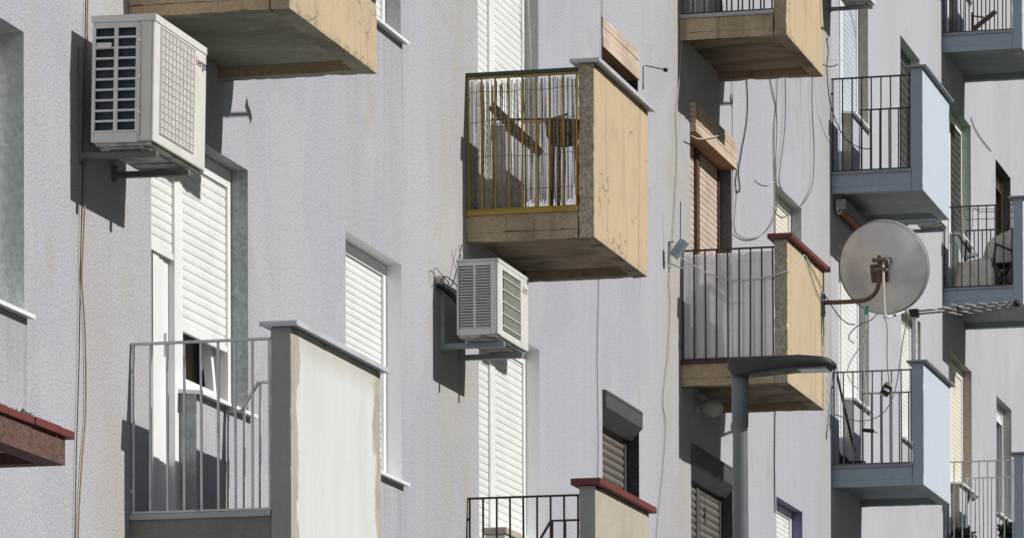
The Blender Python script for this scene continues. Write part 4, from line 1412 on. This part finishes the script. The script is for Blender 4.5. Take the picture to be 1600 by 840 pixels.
def drape(px0, px1, top_px, y0, y1, seed):
    """cloth thrown over furniture: a grid whose upper part follows `top_px` and whose hem falls to the floor"""
    rnd = random.Random(seed)
    mb = MB()
    X0, X1 = at(px0, 430, Y=y0).x, at(px1, 430, Y=y0).x
    nx, ny = 20, 14
    vs = []
    for j in range(ny + 1):
        for i in range(nx + 1):
            s, t_ = i / nx, j / ny
            px = px0 + (px1 - px0) * s
            h = None
            for (a, b) in zip(top_px, top_px[1:]):
                if a[0] <= px <= b[0]:
                    h = a[1] + (b[1] - a[1]) * (px - a[0]) / (b[0] - a[0])
            zt = at(px, h, Y=y0).z
            e = min(1.0, min(s, 1 - s) * 7, min(t_, 1 - t_) * 6)
            e = e ** 0.55
            fold = 0.014 * math.sin(s * 26 + seed) * (1 - e * 0.6) + rnd.gauss(0, 0.004)
            zz = zf + 0.005 + (zt - zf) * e
            spread = (1 - e) * 0.03
            vs.append((X0 + (X1 - X0) * s + fold * 0.5, y0 - spread + (y1 - y0) * t_ + fold, zz))
    fs = []
    for j in range(ny):
        for i in range(nx):
            a = j * (nx + 1) + i
            fs.append((a, a + 1, a + nx + 2, a + nx + 1))
    return mb.add(vs, fs, smooth=True)


tag(drape(1489, 1556, [(1480, 420), (1502, 408), (1530, 402), (1550, 400), (1570, 415)], u + 0.12, u + 0.5, 1).build('covered_bench', M['tarp']),
    'low bench under a stained pale cloth behind the brown railing', 'covered furniture')
tag(drape(1530, 1590, [(1520, 402), (1545, 372), (1562, 362), (1580, 356), (1600, 352)], u + 0.55, u + 1.1, 2).build('covered_table', M['tarp']),
    'taller table under a stained pale cloth behind the folding chair', 'covered furniture')
fc = empty('folding_chair', (0.65, u + 0.3, zf), 'black folding chair frame in front of the cloth covered table', 'chair')
f = MB()
for yy in (u + 0.16, u + 0.48):
    f.bar(at(1556, 381, Y=yy), at(1582, 392, Y=yy), 0.022, 0.022)
    f.bar(at(1556, 381, Y=yy), at(1552, 415, Y=yy), 0.022, 0.022)
    f.bar(at(1552, 412, Y=yy), (0.76, yy, zf), 0.022, 0.022)
    f.bar(at(1582, 410, Y=yy), (0.50, yy, zf), 0.022, 0.022)
f.bar(at(1556, 381, Y=u + 0.16), at(1556, 381, Y=u + 0.48), 0.02)
f.build('frame', M['black'], fc)
a, b = at(1555, 413, Y=u + 0.16), at(1583, 413, Y=u + 0.16)
MB().box(a.x, b.x, u + 0.15, u + 0.49, a.z, a.z + 0.02).build('seat', M['black'], fc, bevel=0.004)
# white folding board with a dark handle
wb = empty('ironing_board', (0.12, u + 0.55, zf), 'white folded ironing board with black legs leaning behind the brown railing', 'ironing board')
yy = u + 0.6
MB().bar(at(1498, 368, Y=yy), at(1513, 405, Y=yy), 0.05, 0.10).build('board', M['white_pvc'], wb)
f = MB()
f.tube([at(1497, 367, Y=yy - 0.08), at(1522, 402, Y=yy - 0.08)], 0.012, 6)
f.tube([at(1510, 375, Y=yy - 0.09), (0.14, yy - 0.09, zf)], 0.010, 6)
f.build('leg', M['black'], wb)
MB().bar(at(1512, 398, Y=yy - 0.1), at(1527, 398, Y=yy - 0.1), 0.05, 0.035).build('rest', M['white_pvc'], wb)
# wire rack hung outside on the far railing
dr = empty('drying_rack', (0.4, u + 1.64, z + 1.0), 'thin wire drying rack above the far railing of the crammed balcony', 'drying rack')
f = MB()
yy = u + 1.70
for (a, b) in (((1505, 327), (1583, 327)), ((1508, 343), (1583, 341)), ((1505, 327), (1510, 343)), ((1520, 327), (1520, 343)), ((1521, 324), (1530, 331)), ((1530, 331), (1583, 331))):
    f.tube([at(*a, Y=yy), at(*b, Y=yy)], 0.004, 5)
f.bar(at(1520, 343, Y=yy), (at(1520, 343, Y=yy).x, u + 1.62, z + 1.09), 0.006)
f.build('wire', M['brown_iron'], dr)
# plank and small frame on the topmost far balcony
u3, z3 = 4 * L, 3 * H
yy = u3 + 0.5
tag(MB().bar(at(1521, 46, Y=yy), at(1556, 18, Y=yy), 0.04, 0.045).build('wooden_plank', M['plank']), 'reddish brown plank slanting up behind the topmost black railing', 'plank')
tag(MB().bar(at(1519, 20, Y=yy + .1), (at(1519, 20, Y=yy + .1).x, yy + .1, z3 + 0.166), 0.02).bar(at(1519, 25, Y=yy + .1), at(1540, 28, Y=yy + .1), 0.014).bar(at(1540, 28, Y=yy + .1), (at(1540, 28, Y=yy + .1).x, yy + .1, z3 + 0.166), 0.014).build('metal_stand', M['brown_iron']),
    'thin brown metal stand behind the slanting reddish plank', 'stand')

# ------------------------------------------------------------------ plants
def succulent(name, c, n, rad, mt, label, group, hgt=0.05):
    mb = MB()
    for i in range(n):
        a = random.uniform(0, 6.283)
        q = rad * math.sqrt(random.random())
        o = Vector((c.x + q * math.cos(a) * 0.6, c.y + q * math.sin(a), c.z))
        d = Vector((random.gauss(0, 0.6), random.gauss(0, 0.6), 1.0)).normalized()
        ln = random.uniform(0.5, 1.0) * hgt
        s = d.orthogonal().normalized() * ln * 0.28
        mb.add([o, o + d * ln * 0.5 + s, o + d * ln, o + d * ln * 0.5 - s, o + d * ln * 0.5 + s.cross(d) * 0.5], [(0, 1, 4), (1, 2, 4), (2, 3, 4), (3, 0, 4)])
    return tag(mb.build(name, mt), label, 'plant', group)


for (px, py, rad, n, lb) in ((20, 638, 0.11, 60, 'larger spreading tuft of blue green succulents on the red canopy'),
                             (56, 650, 0.06, 40, 'smaller dark tuft of succulents nearest the end of the red canopy')):
    p = at(px, py, X=0.80)
    p.z = 0.136
    succulent('succulent_plant', p, n, rad, M['leaf_blue'], lb, 'succulents on the canopy', 0.042)


def pot_plant(x, y, zf, hgt, label):
    r = empty('potted_plant', (x, y, zf), label, 'plant', 'plants on the bottom right balcony')
    MB().lathe([(0.08, 0.0), (0.10, 0.05), (0.11, 0.05), (0.11, 0.065), (0.09, 0.065), (0.085, 0.05), (0.001, 0.05)], (x, y, zf), (0, 0, 1), 18).build('pot', M['black'], r)
    mb = MB()
    for i in range(330):
        o = Vector((x + random.gauss(0, 0.055), y + random.gauss(0, 0.07), zf + 0.03 + random.random() * (hgt - 0.03)))
        d = Vector((random.gauss(0, 1), random.gauss(0, 1), random.gauss(0.4, 0.6))).normalized()
        s = d.orthogonal().normalized() * 0.018
        mb.add([o, o + d * 0.03 + s, o + d * 0.07, o + d * 0.03 - s], [(0, 1, 2, 3)])
    mb.build('foliage', M['leaf'], r)


zf = H + 0.167
for (px, py, lb) in ((1505, 828, 'dark leafy pot plant near the wall on the bottom right balcony'), (1577, 820, 'dark bushy pot plant near the grey side panel on the bottom right balcony')):
    p = at(px, py, Y=4 * L + 0.4)
    pot_plant(p.x, p.y, zf, p.z - zf, lb)

# brown butterfly ornament on the wall
oy = at(1518, 775, X=0.02)
ob = MB()
for (pa, pb2, pc) in (((1521, 768), (1515, 770), (1517, 783)), ((1521, 770), (1523, 766), (1525, 778)), ((1521, 774), (1531, 774), (1524, 779))):
    a, b, c = at(*pa, X=0.02), at(*pb2, X=0.03), at(*pc, X=0.03)
    ob.add([a, b, c, a + Vector((0.012, 0, 0)), b + Vector((0.012, 0, 0)), c + Vector((0.012, 0, 0))], [(0, 1, 2), (5, 4, 3), (0, 3, 4, 1), (1, 4, 5, 2), (2, 5, 3, 0)])
tag(ob.build('wall_ornament', M['rust']), 'small brown butterfly shaped ornament on the wall behind the lower right railing', 'ornament')

# ------------------------------------------------------------------ cables
def cable(pts, r, mt, label, X=0.012, Y=None, curve=6, group='loose cables on the facade'):
    ps = []
    for p in pts:
        if isinstance(p, Vector):
            ps.append(p)
        else:
            ps.append(at(p[0], p[1], X=None if Y is not None else X, Y=Y))
    o = MB().tube(ps, r, 6, curve=curve).build('cable', M[mt])
    return tag(o, label, 'cable', group)


cable([(134, 0), (132, 120), (130, 240), (126, 400), (123.5, 560), (119, 720), (117, 840)], 0.0028, 'wire_black', 'thin black cable running down left of the ochre cable')
cable([(137, 0), (136, 100), (135, 250), (130, 380), (128, 440), (133, 520), (134, 640), (128, 720), (124, 790), (122, 840)], 0.0042, 'wire_brown', 'ochre cable wavering down the wall behind the large air conditioner')
cable([(1064, 0), (1065, 60), (1060, 140), (1056, 185), (1058, 245), (1054, 320), (1049, 400), (1045, 440), (1047, 480), (1043, 560), (1036, 625), (1040, 665), (1037, 720), (1030, 790), (1026, 840)], 0.0042, 'wire_tan',
      'long pale cable wandering down the wall past the pipe bracket')
cable([(941, 0), (938, 200), (936, 430), (933, 560), (935, 680), (934, 760)], 0.0035, 'wire_grey', 'thin straight grey cable beside the pine and the aluminium shutter boxes', curve=2)
cable([(1166, 118), (1168, 160), (1166, 195), (1158, 240), (1154, 270), (1156, 295), (1152, 300), (1149, 285), (1152, 262), (1148, 245)], 0.006, 'wire_black', 'black cable hanging under the sooty balcony to a knotted loop by the board box')
cable([(1202, 116), (1207, 145), (1212, 168), (1209, 205), (1210, 260), (1211, 320), (1211, 385)], 0.006, 'wire_grey', 'grey cable dropping straight beside the yellowed shutter window')
cable([(1215, 116), (1213, 168), (1214, 200), (1212, 260), (1214, 320), (1206, 348), (1190, 367), (1170, 373), (1152, 366), (1147, 350), (1150, 315), (1150, 290)], 0.005, 'wire_grey',
      'grey cable sagging in a wide loop left of the yellowed shutter window', X=0.02)
cable([(1227, 116), (1227, 190), (1222, 240), (1217, 280), (1224, 300), (1240, 318), (1250, 322), (1262, 308), (1270, 285), (1272, 235), (1269, 170), (1269, 114)], 0.006, 'wire_grey', 'long grey cable loop hanging across the head of the yellowed shutter window', X=0.03)
cable([(1144, 124), (1145, 240), (1144, 388)], 0.005, 'wire_white', 'pale straight cable along the right edge of the board box', curve=2)
cable([(1180, 280), (1187, 286), (1198, 289), (1210, 284)], 0.004, 'wire_white', 'short pale cable end curling on bare wall amid the hanging loops')
cable([(1211, 636), (1210, 720), (1211, 800)], 0.006, 'wire_black', 'dark straight cable below the sheeted balcony beside the street lamp', curve=2)
cable([(1080, 212), (1092, 217), (1110, 215), (1128, 210), (1132, 206)], 0.006, 'wire_white', 'short white cord slung across the greyed board box', X=0.065)
cable([(1320, -6), (1333, 35), (1337, 65), (1328, 86), (1312, 95), (1292, 90)], 0.005, 'wire_white', 'pale cable looping below the topmost blue shutter air conditioner', X=0.08)
cable([(1291, 60), (1294, 80), (1292, 110), (1297, 160), (1310, 198), (1325, 220), (1345, 231), (1362, 233)], 0.005, 'wire_black', 'black cable swinging behind the black railing below the blue shutter', X=0.12)
cable([(1517, 184), (1524, 202), (1537, 222), (1549, 236)], 0.005, 'wire_black', 'short black cable slanting over bare wall right of the green reveals')
cable([(825, -4), (828, 60), (831, 112)], 0.004, 'wire_white', 'left white cord in the reveal above the yellow railed balcony', X=-0.05)
cable([(833, -4), (834, 60), (836, 112)], 0.004, 'wire_white', 'right white cord in the reveal above the yellow railed balcony', X=-0.04)
cable([(688, 438), (697, 432), (712, 444), (716, 455)], 0.004, 'wire_black', 'black cable from the foam plug into the small air conditioner', X=0.06)
cable([(678, 440), (679, 418), (690, 428), (704, 446)], 0.003, 'wire_grey', 'thin grey cable curling above the foam plug', X=0.03)
cable([(706, 446), (711, 432), (718, 400), (722, 382)], 0.004, 'wire_black', 'black cable climbing from the small air conditioner to the balcony corner', X=0.04)
cable([(717, 383), (719, 395), (724, 412)], 0.005, 'wire_white', 'short white cable between the balcony corner and the small air conditioner', X=0.05)
# cable draped along the sheeted balcony, then over its front
u = 2 * L - 0.02
yy = u - 0.008
cable([at(1066, 404, Y=yy), at(1085, 415, Y=yy), at(1110, 429, Y=yy), at(1140, 437, Y=yy), at(1170, 437.5, Y=yy), at(1205, 431, Y=yy), at(1230, 424, Y=yy),
       at(1236, 421, X=0.895), at(1245, 412, X=0.895), at(1257, 397, X=0.895)], 0.0055, 'wire_white', 'pale cable draped across the railing of the sheeted balcony')
cable([(1257, 397), (1266, 412), (1276, 432), (1285, 450)], 0.005, 'wire_white', 'pale cable running down the cream front to the dish arm', X=0.895)
cable([(1258, 398), (1266, 425), (1276, 455), (1284, 470)], 0.004, 'wire_grey', 'thin grey cable running down the cream front to the dish plate', X=0.895)
# cables under the dish
yd = 15.42
cable([(1288, 460), (1300, 478), (1312, 495), (1325, 505), (1336, 507)], 0.005, 'wire_black', 'black cable curving down from the rusty dish arm', Y=yd)
cable([(1372, 489), (1360, 500), (1345, 506), (1332, 516), (1326, 528), (1335, 536)], 0.005, 'wire_grey', 'grey cable slung left from the foot of the dish', Y=yd)
cable([(1354, 484), (1353, 510), (1348, 535), (1334, 556), (1325, 575), (1327, 592), (1340, 606), (1360, 613), (1380, 613)], 0.005, 'wire_white', 'pale cable swinging down and right from the green tape', Y=yd)
cable([(1351, 535), (1350, 580), (1354, 620), (1351, 664)], 0.004, 'wire_white', 'pale cable hanging straight down to the black connector', Y=yd + 0.02)
cable([(1380, 493), (1386, 510), (1386, 560), (1389, 597)], 0.005, 'wire_grey', 'grey cable dropping from the dish foot to the grey twin plug', Y=yd)
cable([(1420, 489), (1411, 530), (1405, 575), (1397, 615), (1384, 640), (1366, 653), (1340, 657), (1305, 647)], 0.005, 'wire_grey', 'grey cable sagging from the aerial across the grey railing', Y=20.72)
gt = MB().tube([at(1356, 478, Y=yd - 0.01), at(1353.5, 490, Y=yd - 0.01)], 0.016, 8)
tag(gt.build('tape_wrap', M['grn_tape']), 'green tape wrapped round the cable under the dish arm', 'tape')
pg = empty('cable_plug', at(1386, 607, Y=yd), 'grey and black twin plug dangling at the end of the dish cable', 'plug')
MB().tube([at(1389, 597, Y=yd), at(1388, 604, Y=yd)], 0.034, 12).build('cap', M['globe'], pg)
MB().tube([at(1382, 612, Y=yd), at(1380, 618, Y=yd)], 0.034, 12).build('cap', M['globe'], pg)
MB().tube([at(1388, 602, Y=yd), at(1381, 616, Y=yd)], 0.040, 12).build('body', M['black'], pg)
MB().tube([at(1386, 607, Y=yd - 0.03), at(1384.5, 610, Y=yd - 0.03)], 0.024, 12).build('label_band', M['white_pvc'], pg)
cn_ = empty('cable_connector', at(1358, 672, Y=yd), 'black ribbed connector hanging level with the lower blue balcony', 'connector')
f = MB()
a, b = at(1347, 671, Y=yd), at(1366, 673, Y=yd)
for i in range(3):
    f.tube([a.lerp(b, i / 3 + 0.01), a.lerp(b, (i + 1) / 3 - 0.03)], 0.017, 10)
f.tube([a, b], 0.012, 10)
f.build('body', M['black'], cn_)
MB().tube([b, at(1372, 674.5, Y=yd)], 0.013, 10).build('cap', M['white_pvc'], cn_)
